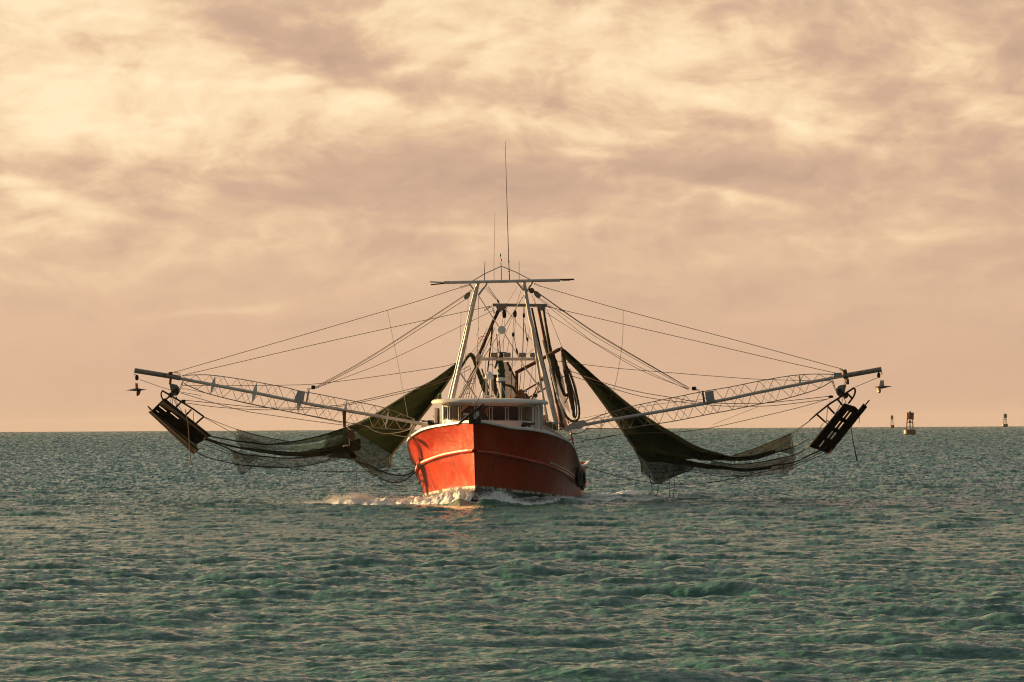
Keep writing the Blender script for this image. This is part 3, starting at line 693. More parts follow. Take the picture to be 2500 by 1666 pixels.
# cross-arm with the loose poles lashed in its ends
beam('cross_arm', (1083.5, 690.5, UA), (1367.5, 684.5, UA), .068)
beam('lashed_pole', (1049.5, 688.5, UA), (1092, 690.5, UA), .032, WHITE); beam('lashed_pole', (1052, 695.5, UA), (1092, 691.5, UA), .03, RUST)
beam('lashed_pole', (1362, 683.5, UA), (1402, 682.5, UA), .038, RUST); beam('lashed_pole', (1372, 685, UA), (1392, 684.5, UA), .03, WHITE)
for a, b in (((1146, 693), (1160, 713)), ((1189, 692), (1168, 721)), ((1261, 689), (1283, 714)), ((1301, 687), (1287, 712))):
    beam('knee_brace', (*a, UA), (*b, UA), .045)
# X bracing with the round plate
for a, b in (((1168, 722), (1219, 800)), ((1282, 716), (1231, 799)), ((1219, 814), (1162, 902)), ((1231, 814), (1284, 902))): beam('cross_brace', (*a, UA), (*b, UA), .022)
for a, b in (((1124, 911), (1166, 976)), ((1162, 902), (1120, 975)), ((1284, 902), (1316, 945)), ((1316, 945), (1300, 985))): beam('cross_brace', (*a, UA), (*b, UA), .035)
MB().lathe(P(1225, 806, UA - .05), AFT, [(.10, -.035), (.175, -.02), (.18, .02), (.1, .035)], 24).build('radar_reflector', RADOME, boat, smooth=True)
# ridge wire and the aerials standing on the cross-arm
seg('ridge_rod', [(1151, 688, UA), (1185, 668, UA), (1221, 651.5, UA), (1227, 651.5, UA), (1262, 666, UA), (1300, 686, UA)], .022, GREYP, n=6)
def aerial(pts, r, m, name='aerial'): return seg(name, [(x, y, UA) for x, y in pts], r, m, n=6)
aerial([(1182.3, 690), (1182.8, 665), (1184.2, 638)], [.022, .018, .012], RUST)
aerial([(1206.3, 690), (1206, 640), (1208.6, 518)], [.014, .010, .006], BLOCK, 'whip_aerial')
aerial([(1225, 690), (1223, 640)], .018, RUST)
aerial([(1244.5, 690), (1242, 640), (1233.3, 345)], [.026, .022, .010], BLOCK, 'whip_aerial')
aerial([(1267.5, 690), (1267.4, 637)], [.014, .010], RUST)
MB().lathe(P(1223.6, 635, UA), ZZ, [(.02, -.05), (.035, -.03), (.035, .03), (.01, .05)], 10).build('masthead_light', ORANGE, boat, smooth=True)
beam('lamp_stem', (1223, 632, UA), (1221.5, 626, UA), .01, BLACK, n=6)
MB().lathe(P(1221.2, 623, UA), ZZ, [(.02, -.06), (.038, -.04), (.038, .04), (.012, .06)], 10).build('green_masthead_light', GREEN, boat, smooth=True)
for y in (638.5, 663): MB().box(P(1242.6, y, UA), PORT * .05, AFT * .02, ZZ * .01).build('aerial_clamp', BLACK, boat)
# rear gallows
gal = beam('gallows_beam', (1203, 745, UR), (1336, 746, UR), .072, BLOCK)
MB().prism([P(*p, UR - .1) for p in ((1208, 742), (1240, 741), (1236, 752), (1222, 762), (1214, 757))], AFT * .05).build('gusset_plate', BLOCK, boat)
MB().prism([P(*p, UR - .1) for p in ((1308, 742), (1334, 744), (1330, 756), (1318, 760))], AFT * .05).build('gusset_plate', BLOCK, boat)
seg('gallows_leg', [(1221, 750, UR), (1204, 785, UR), (1168, 870, UR - .5), (1164, 893, UR - 1), (1119, 978, UA + .6)], [.085, .08, .075, .06, .06], DARK)
seg('gallows_leg', [(1314, 750, UR), (1331, 834, UR), (1345, 890, UR), (1374, 1050, UR)], [.07, .08, .085, .13], RUST)
seg('gallows_stay', [(1203, 781, UR), (1199, 830, UR), (1191, 900, UR), (1185, 975, UR)], [.045, .04, .035, .035], DARK, n=8)
seg('gallows_stay', [(1298, 752, UR), (1308, 800, UR), (1322, 870, UR), (1350, 985, UR)], [.05, .05, .06, .07], DARK, n=8)
# lamp bar with its four flood lamps
beam('lamp_bar', (1166, 877, 12), (1322, 877, 12), .068)
MB().prism([P(*p, 11.9) for p in ((1163, 866), (1172, 864), (1180, 873), (1172, 884), (1160, 882))], AFT * .05).build('gusset_plate', GREYP, boat)
for x in (1206, 1238, 1275, 1303):
    mb = MB(); c = P(x, 867, 12); mb.lathe(c - PORT * .16, PORT, [(.05, 0), (.10, .02), (.105, .30), (.05, .32)], 12); fl = mb.build('flood_lamp', BLOCK, boat, smooth=True)
    MB().tube([c, P(x, 876, 12)], .025, 6).build('lamp_bracket', BLOCK, fl)
# derrick boom, its post and braces
seg('derrick_boom', [(1258, 911, 13), (1300, 889, 13), (1366, 853, 12.6)], .085, RUST)
seg('derrick_boom', [(1366, 853, 12.6), (1372, 849, 12.5)], .05, DARK)
beam('derrick_post', (1261, 909, 13), (1261, 978, 13), .085, RUST)
for a, b in (((1272, 960), (1331, 925)), ((1278, 978), (1334, 947)), ((1297, 978), (1331, 908)), ((1283, 960), (1300, 985))): beam('derrick_brace', (*a, 12.5), (*b, 12.5), .038, RUST)
MB().prism([P(*p, 12.4) for p in ((1264, 955), (1274, 950), (1290, 975), (1290, 985), (1262, 985))], AFT * .3).build('winch_guard', RUST, boat)
MB().lathe(P(1256, 980, 12.4), PORT, [(.2, 0), (.2, .05), (.1, .06), (.1, .4), (.2, .41), (.2, .46)], 14).build('winch_drum', RUST, boat)
seg('davit_hook', [(1190, 906, 12), (1193, 893, 12), (1200, 889, 12), (1205, 895, 12)], .02, BLACK, n=6)
# red strut and ladder frame on the port quarter
seg('red_strut', [(1387, 1030, 12), (1398, 1075, 11.4), (1410, 1138, 11)], .035, HULLR); beam('red_strut', (1381, 1075, 11.4), (1398, 1074, 11.4), .03, HULLR)
# ladder on the after side of the port leg of the gallows
for k, (a, b) in enumerate((((1209, 800), (1130, 972)), ((1198, 800), (1143, 972)))): beam('ladder_rail', (*a, 13), (*b, 13), .012, RUST, n=5)
# ratline ladder beside the starboard leg
lad = [((1192, 815), (1182, 815)), ((1190, 829), (1178, 829)), ((1185, 843), (1173, 843)), ((1178, 857), (1166, 857))]
beam('ladder_rail', (1203, 790, 12.6), (1166, 870, 12.6), .010, RUST, n=5); beam('ladder_rail', (1190, 800, 12.6), (1158, 866, 12.6), .010, RUST, n=5)
for a, b in lad: beam('ladder_rung', (*a, 12.6), (*b, 12.6), .010, RUST, n=5)
for y in (925, 937, 949, 961): beam('ladder_rung', (1152 - (y - 925) * .45, y, 13), (1163 - (y - 925) * .45, y, 13), .010, RUST, n=5)
# stacked gear on the boat deck behind the wheelhouse
MB().box(B(13.2, 2.25, 3.2), PORT * .28, AFT * 1.0, ZZ * .20).build('tarp_bundle', TARP, boat, bevel=.06)
MB().box(B(11.0, 2.05, 3.25), PORT * .16, AFT * .5, ZZ * .28).build('gear_box', mat('old_leather', (.05, .02, .012), .6), boat, bevel=.05)
MB().lathe(B(10.6, 2.12, 3.55), ZZ, [(.02, -.14), (.13, -.1), (.15, 0), (.1, .12), (.02, .15)], 12).build('float_ball', mat('faded_buoy', (.30, .13, .07), .6), boat, smooth=True)

# ------------------------------------------------------------------ outriggers
def polyline_at(pts, s):
    L = [0]
    for a, b in zip(pts, pts[1:]): L.append(L[-1] + (b - a).length)
    d = s * L[-1]
    for i in range(len(pts) - 1):
        if d <= L[i + 1] + 1e-9: return pts[i].lerp(pts[i + 1], (d - L[i]) / max(1e-9, L[i + 1] - L[i]))
    return pts[-1]
def outrigger(pipe, up, lo, tip, kites, plate, strap, npan, side):
    pw = [P(*p, UA) for p in pipe]; uw = [P(*p, UA - .12) for p in up]; lw = [P(*p, UA - .12) for p in lo]
    o = MB().tube(pw, .072, 10).build('outrigger', GREYP, boat, smooth=True)
    o['label'] = 'lattice outrigger boom on the ' + ('port side' if side > 0 else 'starboard side')
    MB().tube(cat_rom(uw, 3), .020, 6).build('upper_chord', TRUSS, o, smooth=True)
    MB().tube(cat_rom(lw, 3), .022, 6).build('lower_chord', TRUSS, o, smooth=True)
    tw = [P(*p, UA) for p in tip]
    MB().tube(tw, .108, 12).build('boom_end', mat('tip_pipe', (.26, .215, .185), .5, rust=.42, var=.3, scale=3), o, smooth=True)
    # the far chords, half a metre aft: the lattice is square in section
    back = [q + AFT * .75 for q in uw]; backl = [q + AFT * .75 for q in lw]
    ubk = [q.lerp(polyline_at(pw, i / (len(uw) - 1)), .18) + AFT * .6 for i, q in enumerate(uw)]
    lbk = [q.lerp(polyline_at(pw, i / (len(lw) - 1)), .18) + AFT * .6 for i, q in enumerate(lw)]
    n = npan
    def rod(a, b, r=.0115): MB().tube([a, b], r, 5).build('lattice_rod', TRUSS, o)
    # fraction of the pipe covered by each chord
    def frac(q): 
        x0, x1 = pw[0], pw[-1]; d = x1 - x0; return max(0, min(1, (q - x0).dot(d) / d.length_squared))
    for chord, ph in ((uw, 0), (lw, .5)):
        f0, f1 = frac(chord[0]), frac(chord[-1])
        for k in range(n):
            s = (k + .0) / n; s2 = (k + .5) / n; s3 = (k + 1) / n
            a = polyline_at(chord, s); b = polyline_at(pw, f0 + (f1 - f0) * s2); c = polyline_at(chord, s3)
            if (a - b).length > .12: rod(a, b)
            if (c - b).length > .12: rod(b, c)
            # far face
            a2 = polyline_at(chord, min(1, s2)) + AFT * .45; b2 = polyline_at(pw, f0 + (f1 - f0) * s) + AFT * .3; c2 = polyline_at(pw, f0 + (f1 - f0) * s3) + AFT * .3
            if .12 < (a2 - b2).length and k % 2 == 0 and 0 < k < n - 1: rod(b2, a2, .008); rod(a2, c2, .008)
    for kt in kites:
        MB().prism([P(*q, UA - .04) for q in kt], AFT * .03).build('kite_plate', WHITE, o)
    for pl in plate: MB().prism([P(*q, UA - .16) for q in pl], AFT * .04).build('boom_plate', mat('grey_plate', (.33, .32, .33), .45, rust=.1, var=.15), o)
    for sp in strap: MB().prism([P(*q, UA - .2) for q in sp], AFT * .06).build('strap_plate', RUST, o)
    return o
LP = [(437.7, 924), (525.7, 941), (625, 960), (700, 975.6), (747.8, 985.5), (835.5, 1001.4), (925, 1016.7), (1007, 1031), (1062, 1041)]
LU = [(445, 917), (491, 915.4), (525.7, 917.3), (587, 926), (629, 933.6), (700, 947), (727, 954), (770, 961.6), (843.7, 976), (884.5, 984), (945, 998), (1011, 1024)]
LL = [(449, 937), (483.6, 952.7), (514, 963.2), (575.5, 978.5), (652, 994.8), (727, 1009.6), (766, 1016.7), (833.5, 1030), (866, 1035), (905, 1042.5), (941.6, 1047.3), (990.6, 1048.4), (1012, 1040)]
OL = outrigger(LP, LU, LL, [(329, 905), (414.8, 919), (441, 923.5)],
    [[(525.5, 918), (516, 938), (513.5, 963), (526, 941)], [(627, 934), (616, 957), (615.5, 986), (628, 959)], [(725, 984), (737, 984), (727, 1009)], [(847, 977), (839, 1001), (838.5, 1028), (847, 1003)], [(948, 1000), (943, 1019), (940, 1047), (949, 1020)]],
    [[(727, 954), (745, 957), (740, 985), (717, 980)], [(756, 955), (752, 953), (746, 984), (750, 985)]], [[(836, 1002), (845, 1003), (844, 1043), (838, 1044)]], 17, -1)
RP = [(2060, 918), (2033.9, 922.9), (1954.3, 938), (1850, 958.6), (1780, 974), (1720.6, 985.5), (1623.6, 1003), (1499, 1024), (1430, 1037), (1378, 1048)]
RU = [(2036, 914.3), (1985, 913.7), (1950, 915.7), (1909.4, 920.8), (1842, 933), (1780, 945.7), (1713, 956.9), (1618.6, 976.3), (1546.5, 991.7), (1479.4, 1010.3), (1424.6, 1031)]
RL = [(2031.8, 931), (1991, 952.4), (1913.5, 974.9), (1854.3, 987), (1781, 1002.4), (1738, 1010.3), (1646, 1028.5), (1583.8, 1037.7), (1521.6, 1046.4), (1429.6, 1046.4)]
OR_ = outrigger(RP, RU, RL, [(2152, 901.8), (2070, 916.5), (2058, 919)],
    [[(1950, 917), (1953.5, 917), (1956, 937), (1952, 938)], [(1844, 934), (1848, 955), (1853, 986), (1849, 958)], [(1466, 1024), (1470, 1024), (1468, 1046), (1466, 1046)], [(1516, 1005), (1519, 1020), (1523, 1044), (1519, 1024)]],
    [[(1721, 957), (1741, 954), (1745, 978), (1725, 983)], [(2036, 911), (2055, 910), (2056, 920), (2036, 922)]], [[(1713, 955), (1717, 954), (1722, 982), (1717, 984)]], 17, 1)
# heel fittings
for pts in ([(1400, 1030), (1425, 1026), (1432, 1034), (1420, 1047), (1398, 1049), (1380, 1054), (1378, 1046)], [(1030, 1034), (1060, 1033), (1066, 1042), (1040, 1046), (1028, 1042)]):
    MB().prism([P(*q, UA - .05) for q in pts], AFT * .12).build('boom_heel', GREYP, boat)
# collars near the boom ends
for (x, y, x2, y2) in ((415, 909, 419, 926), (2061, 903, 2066, 926)):
    MB().tube([P(x, y, UA), P(x2, y2, UA)], .10, 8).build('boom_collar', RUST, boat)
    MB().tube([P(x2 - (3 if x < 1000 else -3), y2, UA), P(x2 - (4 if x < 1000 else -4) * (1 if x < 1000 else 1), y2 + 13, UA)], .06, 8).build('collar_lug', RUST, boat)

# ------------------------------------------------------------------ running and standing rigging (each wire its own part of the boat)
A, G_ = UA, UR
def wire(pp, r=.013, m=ROPE, name='wire_stay', sag=0.0): return cable(name, pp, r, m, boat, sag)
# starboard
wire([(1122, 703, A), (945.6, 758, A), (420, 911, A)], .013, name='topping_wire')
wire([(1200, 747, G_), (1164, 755, G_ - .5), (820, 830, 11.5), (453, 915, A)], .013)
wire([(1137, 719, A), (1030, 790, A), (888.6, 880, A), (769, 946, A)], .013, name='topping_lift'); wire([(1141, 728, A), (1030, 800, A), (902, 880, A), (772, 949, A)], .013, name='topping_lift')
wire([(1138, 721, A - .1), (1030, 792, A - .1), (890, 882, A - .1), (770, 948, A - .1)], .009, name='topping_lift')
wire([(1205, 758, G_), (1137, 791, G_ - 1), (950, 880, 11.5), (823, 929, A), (775, 946, A)], .011)
wire([(1112, 887, 12), (1060, 899, 11.5), (807, 934, A + .5), (680, 941, A + .4), (445, 942, A + .2)], .012, name='warp')
wire([(1148, 893, 12), (1060, 934, 11.5), (874, 980, A + .4), (801, 992, A + .4), (652, 996, A + .4), (451, 977.6, A + .3)], .015, name='warp')
wire([(1150, 900, 12), (1060, 940, 11.5), (874, 984, A + .4), (790, 997, A + .5), (652, 1001, A + .5), (537, 995, A + .4), (451, 984, A + .3)], .014, name='warp')
wire([(441.6, 960, A), (575.5, 998.6, A + .2), (660, 1014, A + .2), (843.7, 1039, A + .1), (901, 1044, A)], .013, name='tickler_wire')
wire([(341, 927, A), (415, 952, A), (491, 966, A)], .011, name='tickler_wire')
wire([(441.6, 948, A), (491, 957.5, A), (600, 985, A), (760, 1017, A), (866, 1040, A)], .010, name='tickler_wire')
wire([(945.6, 757.6, A), (958, 820, A), (975, 905, A), (996, 1020, A)], .009, ROPEL, 'light_line')
wire([(893, 1040, A - .4), (920, 1055, A - .5), (950, 1059, A - .5), (985, 1053, A - .4), (1003, 1044, A - .3), (1011, 1024, 7)], .022, ROPEL, 'mooring_rope')
wire([(1011, 1024, 7), (1060, 1035, 7), (1066, 1040, 7)], .012, ROPED, 'life_line')
for x, y0, y1 in ((1011, 1023, 1060), (1006, 1027, 1050)): seg('rail_stanchion', [(x, y0, 6.9), (x - (6 if x < 1010 else 0), y1, 6.9)], .022, WHITE, n=6)
seg('rail_stanchion', [(1011, 1024, 6.9), (1011, 1040, 6.9), (1004, 1050, 6.6), (998, 1068, 6.2)], .02, ROPEL, n=6)
wire([(1102, 1092, 6), (1060, 1092, 8), (941, 1060, A)], .009, ROPED, 'guy_rope') if False else None
wire([(996, 1068, 6.5), (950, 1060, 9), (880, 1046, A)], .010, ROPED, 'guy_rope')
# port
wire([(1319, 699, A), (1521.5, 757.6, A), (1800, 832, A), (2058, 902, A)], .013, name='topping_wire')
wire([(1336, 748, G_), (1371, 757, G_ - .5), (1700, 833, 11.5), (1901, 880, A + .3), (2042, 911.6, A)], .013)
for pp, r in (([(1315, 716), (1430, 797), (1499, 840), (1683, 948)], .016), ([(1315, 718), (1430, 799), (1500, 843), (1684, 949)], .010), ([(1312, 725), (1430, 806), (1484, 840), (1682, 951)], .010), ([(1312, 727), (1430, 822), (1457, 840), (1576, 904), (1682, 953)], .009)): wire([(x, y, A) for x, y in pp], r, name='topping_lift')
wire([(1331.8, 763, G_), (1430, 825, 12.5), (1560, 902, 11), (1682, 951, A)], .011)
wire([(1362, 882, 12), (1419.7, 889.7, 11.8), (1509, 899.7, 11), (1584, 906, A + .6), (1780, 921.6, A + .5), (1870.6, 927, A + .4), (2036, 931, A)], .012, name='warp')
wire([(1378, 901, 12), (1397, 908, 12), (1472, 934.5, 11), (1559, 957, A + .6), (1646, 971.8, A + .5), (1720.6, 983.7, A + .5), (1850, 985, A + .4), (1913.5, 980, A + .4), (2025.7, 967.8, A + .3)], .015, name='warp')
wire([(1380, 912, 12), (1400, 919.6, 12), (1489, 947, 11), (1584, 971.8, A + .6), (1740, 990, A + .5), (1809, 992, A + .5), (1887, 990.8, A + .4), (2005, 977, A + .3), (2025.7, 972.9, A + .3)], .014, name='warp')
wire([(1404, 1082, 8), (1521, 1060, 9.4), (1641, 1055.8, 9.6), (1740, 1044, A), (1944, 997, A), (2025.7, 973, A)], .013, name='tickler_wire')
wire([(1740, 1037, A), (1850, 994, A)], .007, name='tickler_wire', sag=0.0)
wire([(2087, 946, A), (2144, 921.8, A)], .012, name='tickler_wire')
wire([(1521.5, 757.6, A), (1519, 840, A), (1502, 940, A), (1480, 1003, A - .2), (1462, 1068, A - .3), (1440, 1090, A - .2), (1405, 1096, A - 1)], .009, ROPE, 'light_line')
wire([(1385, 1053, A), (1405, 1062, A), (1440, 1074, A), (1521, 1060, A)], .011, ROPED, 'guy_rope')
wire([(1383, 1052, A - .2), (1400, 1059, A - .2), (1420, 1056, A - .2), (1440, 1046, A - .2)], .016, ROPE, 'guy_rope')
wire([(1362, 1033, 12), (1480, 1010, 11), (1600, 988, A + .4), (1720, 975, A + .4)], .008, name='light_line')
wire([(1300, 1041, 8), (1355, 1036, 9), (1480, 1018, A + .2), (1546, 995, A + .2)], .010, name='light_line')
wire([(1427, 1139.6, 12), (1509, 1163, 11.5), (1583.8, 1177.7, 11), (1658, 1182.7, 11), (1733, 1178.7, 11), (1823, 1161, A + .5), (1934, 1136, A + .4), (2008, 1104, A + .2)], .016, ROPED, 'foot_rope')
wire([(478, 1103, A + .3), (506, 1117, A + .3), (587.6, 1135, A + .4), (690, 1141, A + .6), (741, 1149, A + .6), (830, 1152, 10.5), (920, 1150, 9.5), (1017, 1142, 8.0)], .015, ROPED, 'foot_rope')
# fore and aft stays, halyards, tackles inside the A frame
wire([(1168.5, 727, A), (1166, 850, 7), (1159, 960, 2), (1156.5, 990, -.6)], .013, name='fore_stay')
wire([(1192, 900, 7), (1178, 948, 3), (1164, 985, -.4)], .014, ROPED, 'anchor_pendant')
wire([(1143, 727, A), (1141, 800, A - .2), (1135, 900, A - .3), (1131, 978, 9)], .009)
wire([(1187, 700, A), (1221, 742, 12), (1240, 752, G_)], .011); wire([(1192, 700, A), (1217, 735, 12)], .012, ROPED); wire([(1183, 704, A), (1216, 736, 12)], .009)
wire([(1262, 701, A), (1240, 738, G_)], .011); wire([(1276, 697, A), (1255, 762, 12), (1222, 850, 11), (1217, 880, 11)], .010)
wire([(1231, 752, G_), (1285, 815, 13), (1299, 831, 13)], .010); wire([(1336, 757, G_), (1372, 848, 12.6)], .012, sag=.02)
wire([(1298, 720, A), (1308, 742, 12), (1312, 752, G_)], .010); wire([(1306, 726, A), (1305, 752, 12)], .008)
for x0, y0, x1, y1, r, u in ((1233, 772, 1228, 866, .009, 12.5), (1229, 772, 1213, 862, .009, 12.5), (1255, 774, 1252, 814, .010, 12), (1259, 774, 1256, 814, .010, 12), (1253, 820, 1247, 976, .016, 12), (1255, 822, 1262, 862, .014, 12),
                             (1279, 772, 1276, 866, .020, 12), (1276, 866, 1266, 976, .014, 12), (1281, 790, 1287, 832, .016, 12), (1294, 798, 1284, 866, .009, 12), (1284, 870, 1277, 960, .009, 12), (1301, 893, 1288, 975, .009, 11.5),
                             (1243, 830, 1237, 866, .009, 12), (1204, 792, 1201, 975, .010, 12), (1212, 816, 1217, 862, .020, 12.2), (1219, 832, 1222, 862, .020, 12.2), (1186, 872, 1184, 975, .008, 12), (1126, 760, 1121, 900, .008, 10.5), (1166, 893, 1150, 975, .014, 12.5),
                             (1158, 905, 1136, 975, .012, 12.5), (1175, 884, 1128, 974, .010, 12.2), (1149, 895, 1145, 975, .008, 12), (1308, 878, 1308, 984, .010, 11.5), (1240, 878, 1252, 894, .008, 12), (1262, 878, 1254, 894, .008, 12), (1148, 866, 1177, 826, .010, 12.5), (1284, 867, 1303, 852, .009, 12),
                             (1170, 800, 1163, 822, .008, 12), (1202, 846, 1212, 856, .008, 12)):
    wire([(x0, y0, u), (x1, y1, u)], r, ROPED if r > .012 else ROPE, 'halyard', sag=.012)
wire([(1164, 838, 12.6), (1168, 828, 12.6), (1176, 822, 12.6), (1184, 821, 12.6)], .022, ORANGE, 'bent_strap')
for x, y, u, L, w, dx in ((1231, 766, 12.5, .32, .085, -.05), (1257, 766, 12, .28, .075, .02), (1279, 770, 12, .18, .05, 0), (1253, 817, 12, .16, .06, 0), (1141, 722, A - .1, .30, .10, .75), (1311, 719, A - .1, .30, .11, -.85), (1216, 736, 12, .14, .04, -.4), (1245, 900, 11.5, .22, .05, 0), (1287, 828, 12, .18, .04, -.2), (1262, 858, 12, .24, .04, -.2)):
    mb = MB(); block(mb, P(x, y, u), ZZ * -1 + PORT * -dx, L, w); mb.build('rigging_block', BLOCK if w > .09 else DARK, boat)
mb = MB(); mb.lathe(P(1298, 710, A - .1), AFT, [(.12, 0), (.09, .03), (.12, .06)], 18); mb.build('sheave', RUST, boat)
for x, y, d in ((764, 949, 1), (1694, 952, -1)):
    mb = MB(); c = P(x, y - 3, A - .1); mb.lathe(c - PORT * .09, PORT, [(.05, 0), (.085, .03), (.085, .17), (.05, .2)], 10); mb.build('lift_block', DARK, boat)
    links(MB(), [P(x - d * 4, y - 1, A), P(x - d * 17, y + 4, A)], .06, .016).build('lift_chain', DARK, boat)
for a, b in (((1122, 703), (1146, 696)), ((1303, 693), (1320, 699)), ((1139, 720), (1151, 709)), ((1203, 752), (1207, 765)), ((1237, 752), (1235, 762)), ((1279, 750), (1279, 766)), ((1329, 750), (1331, 762)), ((1336, 748), (1345, 751)), ((1183, 758), (1200, 748)), ((441, 914), (425, 908)), ((2048, 902), (2060, 905)), ((1365, 756), (1378, 760))):
    links(MB(), [P(*a, A if a[0] not in (1203, 1237, 1279, 1329) else G_), P(*b, A if a[0] not in (1203, 1237, 1279, 1329) else G_)], .055, .015).build('chain', DARK, boat)
# chains hung on the wheelhouse corners
def chain_pile(pts, name, k, spread):
    mb = MB(); rg = random.Random(4)
    for (a, b) in pts: links(mb, cat_rom([P(*q) for q in (a, b)] if isinstance(a, tuple) and len(a) == 3 else a, 3), .055, .018)
    for i in range(k):
        c = P(rg.uniform(*spread[0]), rg.uniform(*spread[1]), spread[2]); mb.torus(c, Vector((rg.uniform(-1, 1), rg.uniform(-1, 1), rg.uniform(-1, 1))), .07, .022, 9, 5, .6)
    mb.build(name, BLACK, boat)
chain_pile([((1272, 1045, 4.9), (1283, 1035, 4.9)), ((1283, 1034, 4.9), (1302, 1036, 5.6)), ((1285, 1037, 4.9), (1304, 1034, 5.6)), ((1275, 1040, 4.9), (1296, 1037, 5.2))], 'hanging_chain', 16, ((1274, 1296), (1034, 1040), 4.9))
chain_pile([((1030, 1028, 6.0), (1046, 1030, 6.2)), ((1046, 1030, 6.2), (1064, 1038, 6.5)), ((1044, 1032, 6.2), (1066, 1036, 6.5)), ((1048, 1036, 6.2), (1060, 1041, 6.3))], 'hanging_chain', 20, ((1046, 1066), (1029, 1040), 6.2))

# ------------------------------------------------------------------ bow roller and anchor
mb = MB(); mb.box(P(1151, 1026, -1.35), PORT * .10, AFT * .16, ZZ * .155); mb.box(P(1167, 1028, -1.35), PORT * .12, AFT * .16, ZZ * .13); mb.box(P(1158, 1034, -1.35), PORT * .2, AFT * .14, ZZ * .03)
mb.prism([P(*p, -1.5) for p in ((1159, 1033), (1159, 1026), (1169.5, 1015), (1169.5, 1033))], AFT * .14); mb.build('bow_roller', BLACK, boat, bevel=.015)
MB().lathe(P(1158, 1026, -1.4) - PORT * .05, PORT, [(.07, 0), (.04, .05), (.07, .1)], 12).build('roller_wheel', RUST, boat, smooth=True)
anc = thing('anchor', P(1150, 1036, -1.7), 'black plough anchor hung at the bow roller with its shank slanting across the wheelhouse', 'anchor')
MB().tube([P(1116, 1039.5, -1.9), P(1124, 1032, -1.9), P(1148, 1012, -1.8), P(1180, 986.5, -1.7)], [.030, .046, .056, .044], 8).build('anchor_stock', BLACK, anc, smooth=True)
MB().prism([P(*p, -1.7) for p in ((1131, 989), (1144, 989), (1143, 993), (1125, 1007.5), (1124, 1006))], AFT * .05 + PORT * .02).build('anchor_fluke', ORANGE, anc)  # sunlit orange of this face is put into its colour
MB().add([P(1146, 990, -1.75), P(1125, 1008, -1.75), P(1150, 1009, -1.3), P(1156, 997, -1.3), P(1148, 994, -1.6)], [(0, 1, 2), (0, 2, 4), (4, 2, 3)]).build('anchor_fluke', RUST, anc)
mb = MB(); mb.box(P(1139, 1011.5, -1.4), PORT * .13, AFT * .03, ZZ * .045); mb.build('anchor_crown', WHITE, anc)
mb = MB(); mb.tube([P(1148, 1008, -1.8), P(1156, 1024, -1.6), P(1160, 1030, -1.5)], .03, 6); mb.build('anchor_shank', BLACK, anc)
mb = MB()
for x, y, ax in ((1155, 990, AFT), (1157, 997, PORT), (1161, 1006, AFT), (1160, 1014, PORT), (1163, 1020, AFT)): mb.torus(P(x, y, -1.8), ax, .055, .016, 10, 5, .6, long=ZZ)
mb.build('shackle', RUST, anc)
mb = MB(); mb.prism([P(*p, -1.2) for p in ((1163, 1004), (1169.5, 1006), (1169.5, 1016), (1160, 1024), (1160, 1012))], AFT * .06); mb.build('chain_stopper', WHITE, anc)

# ------------------------------------------------------------------ tyres and fenders over the side
def tyre(name, c, R, w, label, lean, rope_top):
    t = thing(name, c - ZZ * R, label, 'tyre', 'tyre fenders hung over the port side' if rope_top else None)
    ax = (PORT + AFT * lean).normalized()
    MB().torus(c, ax, R - w, w, 28, 10).build('tyre_carcass', BLACK, t, smooth=True)
    if rope_top: MB().tube(cat_rom([P(*q) for q in rope_top], 4), .022, 6).build('fender_rope', ROPED, t, smooth=True)
    return t
tyre('tyre_fender', P(1408, 1166, 11.6) + PORT * .08, .44, .095, 'nearer worn black tyre hung on a rope over the port quarter', -.10, [(1400, 1098, 8.9), (1404, 1122, 10.2), (1408, 1141, 11.3)])
tyre('tyre_fender', P(1418.5, 1172, 12.4) + PORT * .06, .47, .08, 'farther black tyre squeezed behind the first on the port quarter', -.14, [(1410, 1138, 12.0), (1414, 1141, 12.2), (1417, 1146, 12.3)])
tyre('tyre_fender', P(1026.5, 1170, 12.5) - PORT * .05, .26, .06, 'small dark fender peeping past the lit starboard side', .1, None)

# ------------------------------------------------------------------ trawl doors
def board(mb, c00, c10, c11, c01, th, holes, bulge=0.0):
    """slotted board; corners along (0..1, 0..1), holes as (a0, a1, b0, b1); built of boxes between the slots"""
    xs = sorted({0, .25, .5, .75, 1, *[h[0] for h in holes], *[h[1] for h in holes]}); ys = sorted({0, .33, .66, 1, *[h[2] for h in holes], *[h[3] for h in holes]})
    nrm = (c10 - c00).cross(c01 - c00).normalized()
    pt = lambda a, b: (c00 * (1 - a) + c10 * a) * (1 - b) + (c01 * (1 - a) + c11 * a) * b + nrm * bulge * math.sin(math.pi * b)
    full = lambda i, j: 0 <= i < len(xs) - 1 and 0 <= j < len(ys) - 1 and not any(h[0] - 1e-6 <= xs[i] and xs[i + 1] <= h[1] + 1e-6 and h[2] - 1e-6 <= ys[j] and ys[j + 1] <= h[3] + 1e-6 for h in holes)
    for i in range(len(xs) - 1):
        for j in range(len(ys) - 1):
            if not full(i, j): continue
            q = [pt(xs[i], ys[j]), pt(xs[i + 1], ys[j]), pt(xs[i + 1], ys[j + 1]), pt(xs[i], ys[j + 1])]
            v = [p - nrm * th for p in q] + [p + nrm * th for p in q]; f = [(0, 3, 2, 1), (4, 5, 6, 7)]
            for k, (di, dj) in enumerate(((0, -1), (1, 0), (0, 1), (-1, 0))):
                if not full(i + di, j + dj): a, b = k, (k + 1) % 4; f.append((a, b, b + 4, a + 4))
            mb.add(v, f)
    return mb
def plates(par, c, holes_open=True): pass
